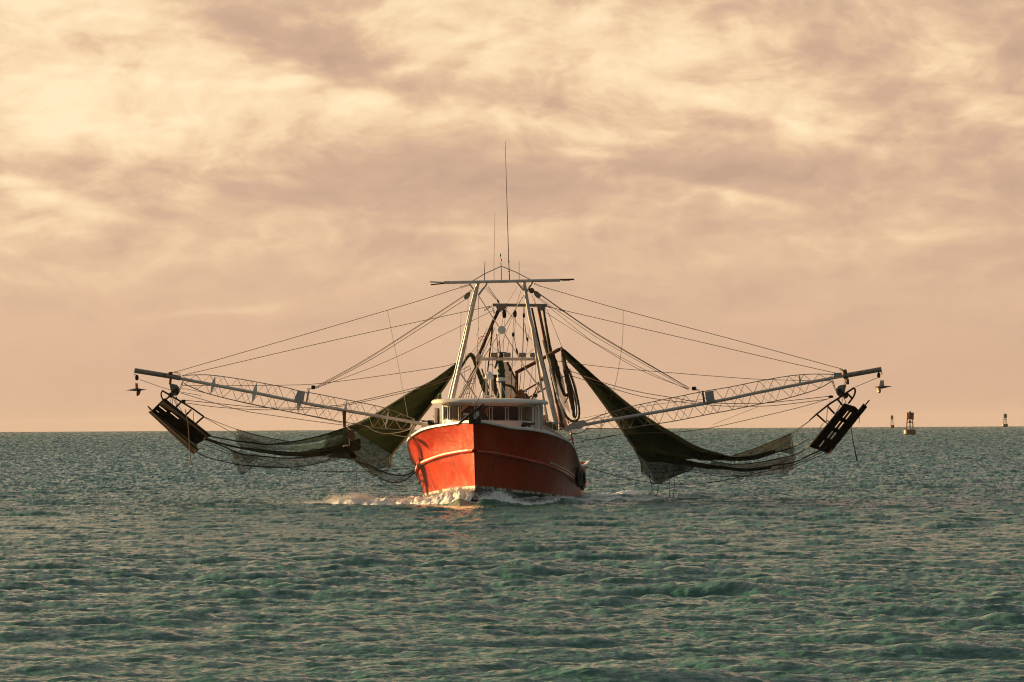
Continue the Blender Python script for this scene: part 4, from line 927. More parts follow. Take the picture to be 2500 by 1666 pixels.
# starboard pair
d1 = thing('trawl_door', P(440, 1090, A), 'dark slotted trawl door with a railed frame hanging under the starboard boom end', 'trawl door', 'wooden trawl doors')
c00, c10, c11, c01 = P(397, 976, A - .2), P(511, 1064, A - .2), P(478, 1085, A + .6), P(372, 1001, A + .6)
board(MB(), c00, c10, c11, c01, .03, [(.04, .20, .55, .68), (.26, .44, .42, .56), (.50, .60, .36, .42), (.06, .12, .86, .94)], .10).build('door_board', WOOD, d1)
MB().prism([P(*p, A - .22) for p in ((397, 974), (403, 973), (515, 1063), (510, 1068))], AFT * .12).build('door_edge', DARK, d1)
MB().prism([P(*p, A + .3) for p in ((484, 1052), (511, 1065), (478, 1086), (474, 1076))], (c10 - c00).normalized() * .04).build('door_heel', DARK, d1)
MB().tube([P(396, 954, A - .2), P(430, 974, A - .2), P(470, 998, A - .2), P(498, 1018, A - .2)], .038, 8).build('door_rail', DARK, d1, smooth=True)
MB().tube(cat_rom([P(396, 954, A - .2), P(393, 963, A - .2), P(396, 973, A - .2), P(401, 980, A - .2)], 4), .035, 8).build('door_bow', DARK, d1, smooth=True)
for a, b in (((416, 966), (402, 978)), ((441, 983), (426, 998)), ((467, 1000), (453, 1015)), ((497, 1018), (477, 1036))): MB().tube([P(*a, A - .2), P(*b, A - .15)], .042, 6).build('door_strut', DARK, d1)
for pts in (((419, 972), (414, 985), (413, 992)), ((421, 973), (421, 992)), ((423, 972), (432, 990)), ((426, 973), (448, 1012)), ((472, 1005), (473, 1034)), ((424, 974), (436, 1000))):
    MB().tube([P(*p, A - .1) for p in pts], .012, 5).build('bridle_chain', DARK, d1)
MB().tube(cat_rom([P(452, 1000, A - .4), P(458, 1030, A - .4), P(461, 1060, A - .4), P(463, 1100, A - .4), P(467, 1134, A - .4)], 3), .02, 5).build('lazy_line', mat('tan_rope', (.20, .11, .04), .8), d1)
d2 = thing('trawl_door', P(440, 1110, A + 1), 'lower of two starboard trawl doors, a narrow dark plank below the slotted one', 'trawl door', 'wooden trawl doors')
c00, c10, c11, c01 = P(372, 1003, A + .9), P(484, 1100, A + .9), P(474, 1108, A + 1.5), P(364, 1005, A + 1.5)
board(MB(), c00, c10, c11, c01, .05, [(.80, .94, .3, .5)], .05).build('door_board', WOOD, d2)
MB().prism([P(*p, A + .85) for p in ((371, 1001), (376, 1001), (482, 1092), (482, 1098))], AFT * .15).build('door_edge', mat('worn_edge', (.10, .06, .035), .6, rust=.4), d2)
MB().tube([P(361, 992, A + 1.2), P(366, 998, A + 1.2), P(371, 1004, A + 1.1)], [.025, .045, .05], 8).build('door_bow', RUST, d2, smooth=True)
for pts in (((477, 1086), (478, 1096), (475, 1104)), ((474, 1108), (476, 1122)), ((478, 1086), (483, 1098), (480, 1106))): MB().tube([P(*p, A + .9) for p in pts], .014, 5).build('bridle_chain', DARK, d2)
# port pair
d3 = thing('trawl_door', P(2036, 1105, A), 'broad dark trawl door with four pairs of slots and a railed frame under the port boom end', 'trawl door', 'wooden trawl doors')
c00, c10, c11, c01 = P(2062, 985, A - .2), P(1976, 1090, A - .2), P(2020, 1107, A + .5), P(2097, 1003, A + .5)
hl = []
for a in (.10, .335, .57): hl += [(a, a + .16, .50, .60), (a, a + .16, .68, .78)]
hl += [(.80, .95, .45, .55)]
board(MB(), c00, c10, c11, c01, .03, hl, -.08).build('door_board', WOOD, d3)
MB().prism([P(*p, A - .1) for p in ((1975, 1091), (1979, 1088), (2022, 1102), (2020, 1107), (1998, 1099))], AFT * .12).build('door_heel', DARK, d3)
MB().prism([P(*p, A + .45) for p in ((2063, 985), (2088, 993), (2097, 1002), (2094, 1006), (2060, 990))], AFT * .06).build('door_edge', DARK, d3)
MB().tube([P(2085, 947, A - .2), P(2054, 968, A - .2), P(2022, 989, A - .2), P(1993, 1012, A - .2), P(1975.6, 1027.6, A - .2)], [.042, .042, .042, .038, .025], 8).build('door_rail', DARK, d3, smooth=True)
MB().tube(cat_rom([P(2085, 947, A - .2), P(2088, 955, A - .2), P(2084, 968, A - .2), P(2071, 986, A - .2)], 4), .040, 8).build('door_bow', DARK, d3, smooth=True)
for a, b in (((1994, 1012), (2016, 1032)), ((2021, 993), (2038, 1011)), ((2045, 976), (2057, 990)), ((2067, 959), (2079, 972))): MB().tube([P(*a, A - .2), P(*b, A - .15)], .045, 6).build('door_strut', DARK, d3)
for pts in (((2056, 970), (2056, 984)), ((2060, 970), (2066, 985)), ((2054, 984), (2040, 1010)), ((2020, 996), (2018, 1030)), ((2010, 1034), (2003, 1044), (2005, 1052)), ((1987, 1092), (1989, 1118))):
    MB().tube([P(*p, A - .1) for p in pts], .015, 5).build('bridle_chain', DARK, d3)
MB().torus(P(2020, 1031, A - .3), AFT, .06, .022, 12, 6).build('door_ring', RUST, d3, smooth=True)
MB().torus(P(2027, 983, A - .2), AFT, .05, .008, 12, 5).build('door_ring', RUST, d3, smooth=True)
d4 = thing('trawl_door', P(2090, 1000, A + 1.2), 'second port trawl door, only its dark edge and bar showing behind the broad one', 'trawl door', 'wooden trawl doors')
c00, c10, c11, c01 = P(2110, 987, A + 1.0), P(2030, 1088, A + 1.0), P(2023, 1108, A + 1.5), P(2115, 993, A + 1.5)
board(MB(), c00, c10, c11, c01, .05, [], .05).build('door_board', WOOD, d4)
MB().tube([P(2122.5, 977, A + 1.2), P(2112, 990, A + 1.2)], .03, 8).build('door_bow', DARK, d4)
MB().tube([P(2098, 1014, A + 1.2), P(2098, 1032, A + 1.2)], .012, 5).build('bridle_chain', RUST, d4)
MB().tube([P(2077.5, 1046, A + 1.2), P(2080, 1062, A + 1.2), P(2085, 1090, A + 1.2), P(2092.6, 1127, A + 1.2)], [.018, .022, .022, .04], 6).build('lazy_line', ROPED, d4)
MB().torus(P(2077, 1044, A + 1.2), AFT, .06, .015, 12, 5).build('door_ring', RUST, d4, smooth=True)
# clusters of blocks that carry the doors
def hanger(x, y, sgn):
    mb = MB(); c = P(x, y, A - .1)
    mb.prism([P(x + sgn * a, y + b, A - .15) for a, b in ((-14, -14), (-8, -16), (4, -13), (10, -6), (11, 4), (6, 12), (-4, 14), (-10, 6))], AFT * .05)
    mb.prism([P(x + sgn * a, y + b, A + .02) for a, b in ((-14, -14), (-8, -16), (4, -13), (10, -6), (11, 4), (6, 12), (-4, 14), (-10, 6))], AFT * .05)
    h = mb.build('hanging_block', BLOCK, boat)
    for a, b, R in ((2, 0, .09), (-5, 4, .06), (5, 7, .05)): MB().lathe(P(x + sgn * a, y + b, A - .26), AFT, [(R, 0), (R * .6, .02), (R * .6, .04), (R, .06)], 12).build('sheave', DARK, h, smooth=True)
    MB().lathe(P(x - sgn * 12, y + 12, A - .2), AFT, [(.10, 0), (.12, .04), (.12, .14), (.10, .18)], 12).build('sheave', RUST, h, smooth=True)
    links(MB(), [P(x - sgn * 12, y - 30, A), P(x - sgn * 12, y - 14, A)], .05, .018).build('block_chain', DARK, h)
    links(MB(), [P(x + sgn * 20, y - 25, A), P(x + sgn * 14, y - 8, A), P(x + sgn * 10, y + 2, A)], .05, .018).build('block_chain', DARK, h)
    links(MB(), [P(x + sgn * 2, y + 12, A - .2), P(x + sgn * 4, y + 24, A - .2)], .045, .016).build('block_chain', DARK, h)
hanger(428, 953, 1); hanger(2052, 955, -1)
mb = MB()
block(mb, P(447, 980, A), PORT, .16, .07); mb.build('rigging_block', DARK, boat)
mb = MB(); block(mb, P(2028, 969, A), PORT, .18, .06); mb.build('rigging_block', DARK, boat)

# ------------------------------------------------------------------ paravane stabilisers ("birds") at the boom ends
def bird(tipx, tipy, bx, by, wing, fin, label):
    t = thing('stabilizer_bird', P(bx, by + 14, A), label, 'stabilizer', 'stabilizers hanging from the boom ends')
    links(MB(), [P(tipx, tipy, A), P(bx, by - 24, A)], .05, .016).build('hanging_chain', DARK, t)
    mb = MB(); block(mb, P(tipx + (5 if bx < 1000 else -6), by - 22, A - .05), ZZ * -1, .2, .07); mb.build('snatch_block', DARK, t)
    MB().prism([P(*q, A) for q in fin], PORT * .03 + AFT * .03).build('fin', mat('white_fin', (.62, .5, .36), .4) if bx > 1000 else ORANGE, t)
    w = [P(*q, A - .1) for q in wing]; mid = P(bx, by + 7, A - .1)
    mb = MB(); mb.add([w[0], mid - AFT * .45 - ZZ * .02, w[1], mid + AFT * .45 + ZZ * .02, mid + ZZ * .06, mid - ZZ * .08], [(0, 1, 4), (1, 2, 4), (2, 3, 4), (3, 0, 4), (1, 0, 5), (2, 1, 5), (3, 2, 5), (0, 3, 5)]); mb.build('wing', DARK, t)
    MB().lathe(P(wing[2][0], wing[2][1], A - .4), (AFT + ZZ * .3).normalized(), [(.02, -.2), (.08, -.12), (.09, .1), (.05, .6)], 12).build('nose_weight', RUST if bx < 1000 else mat('pale_lead', (.45, .33, .2), .5), t, smooth=True)
bird(329, 914, 333, 944, [(307, 953.5), (359, 952), (336.5, 961)], [(331, 936), (335.5, 936), (337, 952), (332, 953)], 'stabilizer bird with an orange fin hanging at the starboard boom tip')
bird(2151.5, 908, 2153, 938, [(2133, 945.5), (2178.5, 943.5), (2146, 954.5)], [(2150, 929), (2157, 929), (2158, 942), (2147, 944)], 'stabilizer bird with a bright white fin hanging at the port boom tip')

# ------------------------------------------------------------------ nets
def sheet(top, bot, m, par, name='net_panel', nu=26, nv=7, belly=.35, seed=1, wr=.05):
    rg = random.Random(seed); Tt = cat_rom([P(*q) for q in top], 8); Bt = cat_rom([P(*q) for q in bot], 8); vs = []
    ph = [rg.uniform(0, 6) for _ in range(4)]
    for i in range(nu + 1):
        a = polyline_at(Tt, i / nu); b = polyline_at(Bt, i / nu)
        for j in range(nv + 1):
            f = j / nv; s = math.sin(math.pi * f)
            vs.append(a.lerp(b, f) + AFT * (belly * s + wr * math.sin(i * .9 + j * 1.7 + ph[0]) + wr * .7 * math.sin(i * 2.1 - j * 2.3 + ph[1])) + ZZ * wr * .25 * math.sin(i * 1.3 + j + ph[2]) * s)
    fs = [(i * (nv + 1) + j, i * (nv + 1) + j + 1, (i + 1) * (nv + 1) + j + 1, (i + 1) * (nv + 1) + j) for i in range(nu) for j in range(nv)]
    return MB().add(vs, fs).build(name, m, par, smooth='all')
def nrope(par, pp, r=.02, m=ROPED, name='net_rope'): return MB().tube(cat_rom([P(*q) for q in pp], 5), r, 6).build(name, m, par, smooth=True)
C = 11.2
n1 = thing('trawl_net', P(800, 1150, C), 'olive green trawl net spread below the starboard outrigger, left of the hull', 'fishing net', 'trawl nets slung from the outriggers')
# upper part, running up behind the mast
sheet([(1114, 886, 13.5), (1060, 927, 13), (1007, 955.5, 12.6), (951.8, 990, 12.3), (900.8, 1020.8, 12), (847.8, 1043.3, 11.6)],
      [(1118, 892, 13.5), (1083, 948, 13.2), (1054, 986, 13), (1027, 1021, 13), (994, 1066, 12.6), (957, 1112, 12.2)], NETD, n1, belly=.5, seed=2, nu=34, nv=12)
sheet([(1108, 890, 13.2), (1060, 925, 12.8), (1007, 953, 12.4), (951, 988, 12.1), (900, 1019, 11.8), (847, 1042, 11.4)], [(1108, 893, 13.2), (1060, 931, 12.8), (1007, 963, 12.4), (951, 1001, 12.1), (905, 1032, 11.8), (860, 1058, 11.4)], NETG, n1, 'net_selvage', seed=3, belly=.1)
nrope(n1, [(1118, 892, 13.5), (1083, 948, 13.2), (1054, 986, 13), (1027, 1021, 13), (994, 1066, 12.6), (957, 1112, 12.2), (954, 1137, 12)], .05, NETB and mat('tan_selvage', (.22, .15, .08), .9), 'net_rope')
# skirt towards the hull
sheet([(847, 1046, 11.6), (880, 1062, 12), (920, 1085, 12), (957, 1112, 12.2)], [(800, 1117, 11.4), (850, 1122, 11.6), (905, 1146, 11.8), (954, 1140, 12)], NETM, n1, seed=4, belly=.4, nv=9)
sheet([(800, 1060, 11.4), (825, 1052, 11.5), (850, 1045, 11.6)], [(780, 1114, 11.4), (815, 1116, 11.5), (860, 1122, 11.6)], NETM, n1, seed=14, belly=.2)
sheet([(862, 1118, 11.2), (900, 1140, 11.0), (930, 1150, 11), (953, 1136, 11.2)], [(868, 1130, 11.2), (897, 1152, 11), (915, 1165, 11), (950, 1150, 11.2)], NETS, n1, seed=5)
# long layers out to the doors
sheet([(847.8, 1043.3, 11.6), (792.7, 1061.6, 11.4), (741.6, 1073.9, 11.2), (706, 1078, C), (659, 1084.8, C), (611, 1080.5, C), (575.7, 1077, C)],
      [(860, 1058, 11.5), (820, 1066, 11.4), (766, 1080, 11.2), (706, 1087, C), (659, 1088, C), (611, 1083, C), (575, 1079, C)], NETG, n1, seed=6, belly=.05, nv=3)
sheet([(577.5, 1048.6, C), (647, 1067.6, C), (700, 1077.5, C), (712, 1078.5, C)], [(583, 1077, C), (647, 1084, C), (700, 1082, C), (712, 1080, C)], NETS, n1, seed=7)
sheet([(572, 1060, C + .3), (600, 1066, C + .3), (650, 1084, C + .3)], [(580, 1090, C + .3), (620, 1095, C + .3), (655, 1100, C + .3)], NETS, n1, seed=8)
sheet([(860, 1050, 11.5), (820, 1074, 11.5), (766, 1084, 11.3), (706, 1090, C), (659, 1088, C), (600, 1080, C)], [(860, 1078, 11.5), (800, 1096, 11.4), (740, 1101, 11.3), (700, 1100, C), (650, 1098, C), (590, 1090, C)], net_mat('net_pale', (.06, .085, .055), .62, .35), n1, seed=9, belly=.2)
sheet([(880, 1070, 11.7), (820, 1088, 11.5), (766, 1098, 11.4), (730, 1103, 11.3), (690, 1102, C), (647, 1098, C), (587, 1091, C)], [(880, 1100, 11.7), (820, 1108, 11.5), (766, 1114, 11.4), (730, 1115, 11.3), (690, 1113, C), (647, 1107, C), (587, 1097, C)], NETD, n1, seed=10, belly=.1, nv=4)
sheet([(840, 1105, 11.5), (790, 1114, 11.4), (742, 1114, 11.3), (695, 1119, C), (647, 1115, C), (588, 1108, C), (568, 1103, C)], [(850, 1118, 11.5), (800, 1128, 11.4), (742, 1139, 11.3), (695, 1141, C), (647, 1141, C), (588, 1135, C), (568, 1128, C)], NETS, n1, seed=11, belly=.3)
sheet([(560, 1098, C + .2), (600, 1104, C + .2), (640, 1112, C + .2)], [(566, 1120, C + .2), (606, 1131, C + .2), (628, 1120, C + .2)], NETS, n1, seed=12)
sheet([(570, 1131, C), (592, 1136, C), (616, 1140, C)], [(580, 1150, C), (592, 1158, C), (606, 1148, C)], NETS, n1, seed=13, nu=10)
for pts, r in (([(847.8, 1043.3, 11.6), (792.7, 1061.6, 11.4), (741.6, 1073.9, 11.2), (718.5, 1078, C), (659, 1085, C), (611.4, 1080.7, C), (575.7, 1077, C), (556.7, 1073.5, C - .3), (511, 1065, A)], .034),
               ([(577.5, 1048.6, C), (647, 1067.6, C), (706.6, 1078.3, C)], .018),
               ([(860, 1080, 11.6), (820, 1094, 11.5), (766, 1106, 11.3), (730, 1110.4, C), (647, 1104.5, C), (587.6, 1094, C), (540, 1083, C - .3), (500, 1070, A)], .05),
               ([(830, 1100, 11.5), (790, 1111, 11.4), (742, 1117, 11.3), (694.7, 1119, C), (647, 1115, C), (587.6, 1108, C), (540, 1088, C - .3), (498, 1072, A)], .032),
               ([(820, 1112, 11.5), (790, 1128, 11.4), (742, 1138, 11.3), (694.7, 1141.4, C), (647, 1141.4, C), (587.6, 1135.4, C), (540, 1126, C - .3), (506, 1117, A + .3), (478, 1103, A + .3)], .022),
               ([(562, 1102, C), (620, 1118, C), (680, 1132, C), (742, 1148, C)], .012),
               ([(577, 1048, C), (583, 1062, C), (591, 1077, C), (588, 1093, C)], .010), ([(574, 1060, C), (580, 1080, C), (590, 1097, C), (574, 1108, C)], .010),
               ([(560, 1110, C), (568, 1127, C), (572, 1135, C), (582, 1152, C), (593, 1157.5, C), (606, 1150, C), (616, 1141, C)], .012),
               ([(590, 1109, C), (602, 1125, C), (615, 1131.5, C), (626, 1128, C), (630, 1117, C)], .011),
               ([(577.5, 1048.6, C), (530, 1031, A + .4), (498, 1018, A - .2)], .012), ([(574, 1060, C), (540, 1042, A + .5), (498, 1019, A - .2)], .012),
               ([(500, 1076, A), (540, 1095, C), (562, 1104, C)], .012), ([(487, 1082, A), (515, 1092, A + .5), (562, 1110, C)], .011), ([(482, 1094, A), (500, 1098, A + .3)], .012),
               ([(960, 1110, 12.2), (930, 1124, 11.9), (905, 1124, 11.8), (880, 1107, 11.6), (850, 1100, 11.5)], .010), ([(920, 1140, 11.2), (930, 1124, 11.2), (915, 1110, 11.2), (905, 1106, 11.2)], .010),
               ([(560, 1076, C), (556, 1088, C)], .009), ([(610, 1087, C), (607, 1093, C)], .008), ([(664, 1088, C), (658, 1096, C)], .008), ([(725, 1088, C), (719, 1097, C)], .008), ([(684, 1120, C), (677, 1131, C)], .009), ([(748, 1117, C), (740, 1130, C)], .009)):
    nrope(n1, pts, r)
for x, y0, y1 in ((868, 1125, 1202), (902, 1130, 1185), (920, 1158, 1194), (931, 1168, 1180), (642, 1142, 1150)):
    nrope(n1, [(x, y0, 11), (x + 2, (y0 + y1) / 2, 11), (x + (4 if x == 868 else -3), y1, 11)], .010, ROPEL if x != 868 else ROPE, 'hanging_line')

n2 = thing('trawl_net', P(1650, 1180, C), 'dark olive trawl net spread below the port outrigger, right of the hull', 'fishing net', 'trawl nets slung from the outriggers')
sheet([(1372, 849, 12.5), (1382, 856, 12.4), (1422, 891, 12.2), (1477, 939.5, 12), (1544, 994, 11.6), (1599, 1031.5, 11.4), (1646, 1060, 11.3), (1708, 1093.6, 11.2), (1766, 1110, C)],
      [(1371, 851, 12.5), (1380, 872, 12.5), (1419.7, 914.6, 12.5), (1467, 976.8, 12.4), (1499, 1021.5, 12.2), (1529, 1066, 12.1), (1554, 1104, 12), (1582, 1128, 11.8), (1640, 1128, 11.6)], NETD, n2, seed=21, belly=.5, nu=44, nv=14)
sheet([(1477, 937.5, 11.9), (1544, 992, 11.5), (1599, 1029.5, 11.3), (1646, 1058, 11.2), (1708, 1091.6, 11.1), (1766, 1108, 11.1)], [(1474, 942, 11.9), (1538, 998, 11.5), (1592, 1037, 11.3), (1640, 1067, 11.2), (1700, 1100, 11.1), (1762, 1114, 11.1)], net_mat('net_edge', (.13, .12, .055), .85, .5), n2, 'net_selvage', seed=22, belly=.05, nv=3)
nrope(n2, [(1371, 851, 12.4), (1380, 872, 12.5), (1419.7, 914.6, 12.5), (1467, 976.8, 12.4), (1499, 1021.5, 12.2), (1529, 1066, 12.1), (1554, 1104, 12), (1566.4, 1133, 11.9), (1567, 1153, 11.8)], .05, MATS['tan_selvage'])
sheet([(1708, 1093.6, 11.2), (1766, 1110, C), (1789, 1112, C), (1835, 1098, C), (1881, 1080, C), (1931, 1058, C)], [(1708, 1113, 11.2), (1754, 1123, C), (1800, 1124.5, C), (1846, 1120, C), (1892, 1106, C), (1933, 1093, C)], net_mat('net_band', (.060, .054, .032), .82, .25), n2, seed=23, belly=.1)
sheet([(1640, 1075, 11.3), (1708, 1105, 11.2), (1766, 1112, C), (1800, 1116, C), (1846, 1110, C), (1892, 1098, C)], [(1640, 1105, 11.3), (1708, 1122, 11.2), (1766, 1124, C), (1800, 1125, C), (1846, 1121, C), (1892, 1107, C)], NETD, n2, seed=24, belly=.05, nv=4)
sheet([(1905, 1103, C), (1920, 1097, C), (1937, 1090, C)], [(1908, 1104, C), (1925, 1108, C), (1937, 1111, C)], NETM, n2, seed=25, nu=8)
sheet([(1735, 1124.5, 11.2), (1789, 1133.7, C), (1846, 1130, C), (1903.7, 1118.7, C), (1944, 1109.5, C)], [(1735, 1136, 11.2), (1777, 1147, C), (1823, 1151, C), (1892, 1147, C), (1936, 1146, C)], net_mat('net_band_brown', (.050, .036, .022), .78, .25), n2, seed=26, belly=.1)
sheet([(1600, 1105, 11.6), (1660, 1120, 11.4), (1720, 1132, 11.3), (1777, 1140, C), (1823, 1144, C), (1880, 1138, C)], [(1600, 1125, 11.6), (1660, 1136, 11.4), (1720, 1143, 11.3), (1777, 1148, C), (1823, 1152, C), (1885, 1145, C)], NETD, n2, seed=27, belly=.05, nv=4)
sheet([(1640, 1135, 11.4), (1680, 1140, 11.3), (1720, 1144, C), (1777, 1148, C), (1823, 1152, C), (1892, 1147, C), (1932, 1144, C)], [(1660, 1150, 11.4), (1690, 1149, 11.3), (1720, 1155, C), (1777, 1162, C), (1823, 1163.5, C), (1892, 1157.8, C), (1922, 1158, C)], NETS, n2, seed=28, belly=.2)
sheet([(1560, 1112, 12), (1600, 1118, 11.8), (1650, 1122, 11.6), (1700, 1130, 11.4)], [(1572, 1156, 11.8), (1606, 1181, 11.6), (1634, 1168, 11.5), (1690, 1148, 11.4)], NETM, n2, seed=29, belly=.4, nv=9)
sheet([(1575, 1128, 11.4), (1620, 1126, 11.3), (1680, 1130, 11.3)], [(1600, 1176, 11.4), (1622, 1174, 11.3), (1668, 1156, 11.3)], NETS, n2, seed=30)
for pts, r in (([(1640, 1105, 11.3), (1708, 1122, 11.2), (1754.4, 1123, C), (1800, 1124.5, C), (1846, 1121, C), (1892, 1106, C), (1932.4, 1093.5, C), (1946, 1087, A + .6), (1975, 1071, A)], .030),
               ([(1789, 1111.9, C), (1834.8, 1098, C), (1880.7, 1079.7, C), (1931, 1058, C), (1955, 1042, A + .5), (1976, 1028, A - .2)], .013), ([(1936, 1059, C), (1960, 1041, A + .5), (1976, 1029, A - .2)], .012),
               ([(1700, 1118, 11.3), (1735, 1125, 11.2), (1789, 1133.7, C), (1846, 1130, C), (1903.7, 1118.7, C), (1943.9, 1109, C), (1978, 1089, A)], .022),
               ([(1640, 1130, 11.4), (1720, 1143, C), (1777, 1146, C), (1823, 1150, C), (1892, 1136, C), (1935, 1130, C), (1980, 1110, A + .3), (2020, 1092, A + .3)], .036),
               ([(1640, 1148, 11.4), (1720, 1156, C), (1754, 1163, C), (1823, 1164, C), (1892, 1158, C), (1918, 1156, C), (1936, 1143, C), (1990, 1118, A + .4), (2020, 1106, A + .4)], .014),
               ([(1880, 1140, C), (1930, 1120, C), (1975, 1093, A)], .014),
               ([(1931, 1058, C), (1933, 1075, C), (1937, 1093, C), (1938, 1109, C)], .012), ([(1936, 1059, C), (1936, 1075, C), (1934, 1095, C)], .010), ([(1943, 1110, C), (1941, 1128, C), (1937, 1144, C), (1922, 1158, C)], .010), ([(1914, 1122, C), (1913, 1140, C), (1913, 1156, C)], .010),
               ([(1792, 1126, C), (1794, 1134, C)], .010), ([(1849, 1121, C), (1854, 1129, C)], .010), ([(1899, 1107, C), (1905, 1117, C)], .010), ([(1944, 1088, A + .6), (1948, 1099, A + .6)], .009),
               ([(1566, 1153, 11.8), (1572, 1160, 11.8), (1583, 1160, 11.6)], .012), ([(1584, 1158, 11.5), (1590, 1180, 11.5), (1600, 1181, 11.4), (1625, 1175, 11.4), (1645, 1162, 11.4), (1680, 1150, 11.4)], .018),
               ([(1589, 1175, 11.4), (1591, 1190, 11.4), (1597, 1209, 11.4), (1604, 1207, 11.4), (1607, 1190, 11.4), (1606, 1178, 11.4)], .013), ([(1634, 1165, 11.3), (1634, 1195, 11.3), (1635, 1222, 11.3)], .012), ([(1646, 1160, 11.3), (1646, 1190, 11.3), (1643, 1222, 11.3)], .012),
               ([(1612, 1182, 11.3), (1625, 1192, 11.3), (1636, 1193, 11.3), (1652, 1185, 11.3)], .009), ([(1651, 1162, 11.3), (1660, 1178, 11.3), (1680, 1180, 11.3)], .010), ([(1707, 1156, 11.3), (1717, 1172, 11.3), (1740, 1180, 11.3)], .010), ([(1768, 1166, C), (1780, 1179, C)], .010), ([(1831, 1164, C), (1832, 1170, C), (1839, 1177, C)], .011)):
    nrope(n2, pts, r)
for cx_, cy_, rx_, ry_ in ((1612, 1152, .36, .60), (1654, 1141, .50, .42), (1658, 1145, .34, .5)):
    MB().torus(P(cx_, cy_, 11.2), AFT, rx_, .014, 22, 5, ry_).build('net_ring', ROPED, n2, smooth=True)

n3 = thing('try_net', P(960, 1180, 8.5), 'small dark try net sagging in a loop beside the starboard bow', 'fishing net')
sheet([(896, 1128, 9), (925, 1146, 8.8), (955, 1158, 8.6), (985, 1160, 8.4), (1017, 1141, 8)], [(925, 1166, 8.8), (940, 1174, 8.8), (960, 1179, 8.6), (985, 1173, 8.4), (1017, 1148, 8)], net_mat('net_try', (.05, .035, .035), .45, .4), n3, seed=41, belly=.3)
sheet([(940, 1170, 9), (970, 1179, 8.8), (1000, 1165, 8.4), (1018, 1148, 8)], [(950, 1190, 9), (970, 1200, 8.8), (1000, 1192, 8.4), (1016, 1170, 8.2)], net_mat('net_try_thin', (.08, .06, .045), .26, .5), n3, seed=42)
for pts, r in (([(870, 1128, 9.2), (896, 1135, 9), (930, 1150, 8.8), (965, 1160, 8.6), (995, 1159, 8.3), (1018, 1144, 8)], .030), ([(926, 1166, 8.8), (945, 1175, 8.8), (965, 1178.5, 8.6), (990, 1172, 8.4), (1018, 1148, 8)], .026),
               ([(924, 1165, 8.8), (934, 1178, 8.8), (948, 1188, 8.8), (958, 1195, 8.8)], .014), ([(957, 1148, 9), (985, 1145, 8.6), (1016, 1141, 8)], .012)): nrope(n3, pts, r)
td = thing('try_net_door', P(860, 1118, 9.3), 'small dark board hanging on a rusty strap below the starboard outrigger', 'trawl door')
MB().prism([P(*q, 9.2) for q in ((839, 1091), (846, 1089), (873, 1114), (865, 1121), (860, 1118), (842, 1099))], AFT * .35).build('door_board', WOOD, td)
MB().tube([P(838, 1090, 9), P(848, 1088, 9.2)], .03, 6).build('door_edge', ROPEL, td)
mb = MB(); block(mb, P(857, 1062, 9.6), PORT * -.3 - ZZ, .34, .12); block(mb, P(862, 1068, 9.5), PORT * -.5 - ZZ, .2, .08); mb.build('snatch_block', RUST, td)
MB().tube([P(843, 1042, A - .2), P(849, 1054, 9.8)], .03, 6).build('hanging_chain', RUST, td)
MB().tube([P(853, 1070, 9.5), P(853, 1090, 9.3)], .018, 6).build('hanging_chain', RUST, td)
for pts in (((873, 1114), (900, 1135), (925, 1166)), ((868, 1120), (890, 1145), (910, 1158)), ((858, 1072), (885, 1092), (905, 1108)), ((872, 1118), (905, 1150), (921, 1163))): MB().tube(cat_rom([P(*q, 9) for q in pts], 4), .012, 5).build('bridle_chain', ROPED, td)

# bagged cod ends hung up in the rigging
def strap(par, pp, rs, m, name='net_strap', n=9):
    w = cat_rom([P(*q) for q in pp], 5); k = len(w)
    rr = [float(np.interp(i / (k - 1), np.linspace(0, 1, len(rs)), rs)) * (1 + .12 * math.sin(i * 2.7)) for i in range(k)]
    return MB().tube(w, rr, n).build(name, m, par, smooth='all')
n4 = thing('hanging_net_bag', P(1400, 1030, 12), 'dark net strung in long loops from the port derrick end beside the mast', 'fishing net', 'net bags hung in the rigging')
BAG = mat('bundled_net', (.040, .030, .014), .9, var=.6, scale=9, bump=.8); BAG2 = mat('bundled_net_olive', (.030, .032, .012), .9, var=.6, scale=9, bump=.8)
strap(n4, [(1371, 852, 12.4), (1376, 880, 12.3), (1386, 930, 12.2), (1396, 980, 12.1), (1402, 1020, 12)], [.05, .10, .12, .11, .06], BAG)
strap(n4, [(1378, 880, 12.6), (1394, 920, 12.6), (1408, 965, 12.5), (1414, 1000, 12.4), (1412, 1022, 12.3), (1402, 1029, 12.2), (1390, 1025, 12.1), (1376, 1008, 12.1), (1364, 980, 12.2), (1354, 940, 12.3), (1346, 900, 12.4)], [.03, .04, .045, .05, .05, .05, .06, .06, .07, .10, .12], BAG2)
strap(n4, [(1374, 872, 12.2), (1390, 925, 12.1), (1404, 975, 12), (1408, 1010, 12), (1403, 1024, 12)], [.02, .035, .035, .03, .02], BAG)
strap(n4, [(1327, 757, 13.5), (1333.6, 799, 13.3), (1342.5, 852, 13), (1348, 880, 12.8)], [.055, .06, .085, .10], BAG2)
strap(n4, [(1346, 862, 12.8), (1358, 900, 12.7), (1368, 940, 12.6), (1380, 965, 12.5), (1388, 962, 12.5)], [.12, .14, .07, .06, .07], BAG)
strap(n4, [(1344, 866, 12.9), (1352, 905, 12.8), (1350, 940, 12.8)], [.11, .12, .05], BAG2)
sheet([(1352, 868, 12.7), (1362, 895, 12.7), (1374, 920, 12.7)], [(1348, 905, 12.7), (1360, 935, 12.7), (1380, 962, 12.7)], NETM, n4, seed=51, nu=12)
sheet([(1356, 925, 12.6), (1372, 950, 12.6), (1384, 975, 12.6)], [(1362, 960, 12.6), (1376, 990, 12.6), (1392, 1010, 12.6)], NETS, n4, seed=52, nu=12)
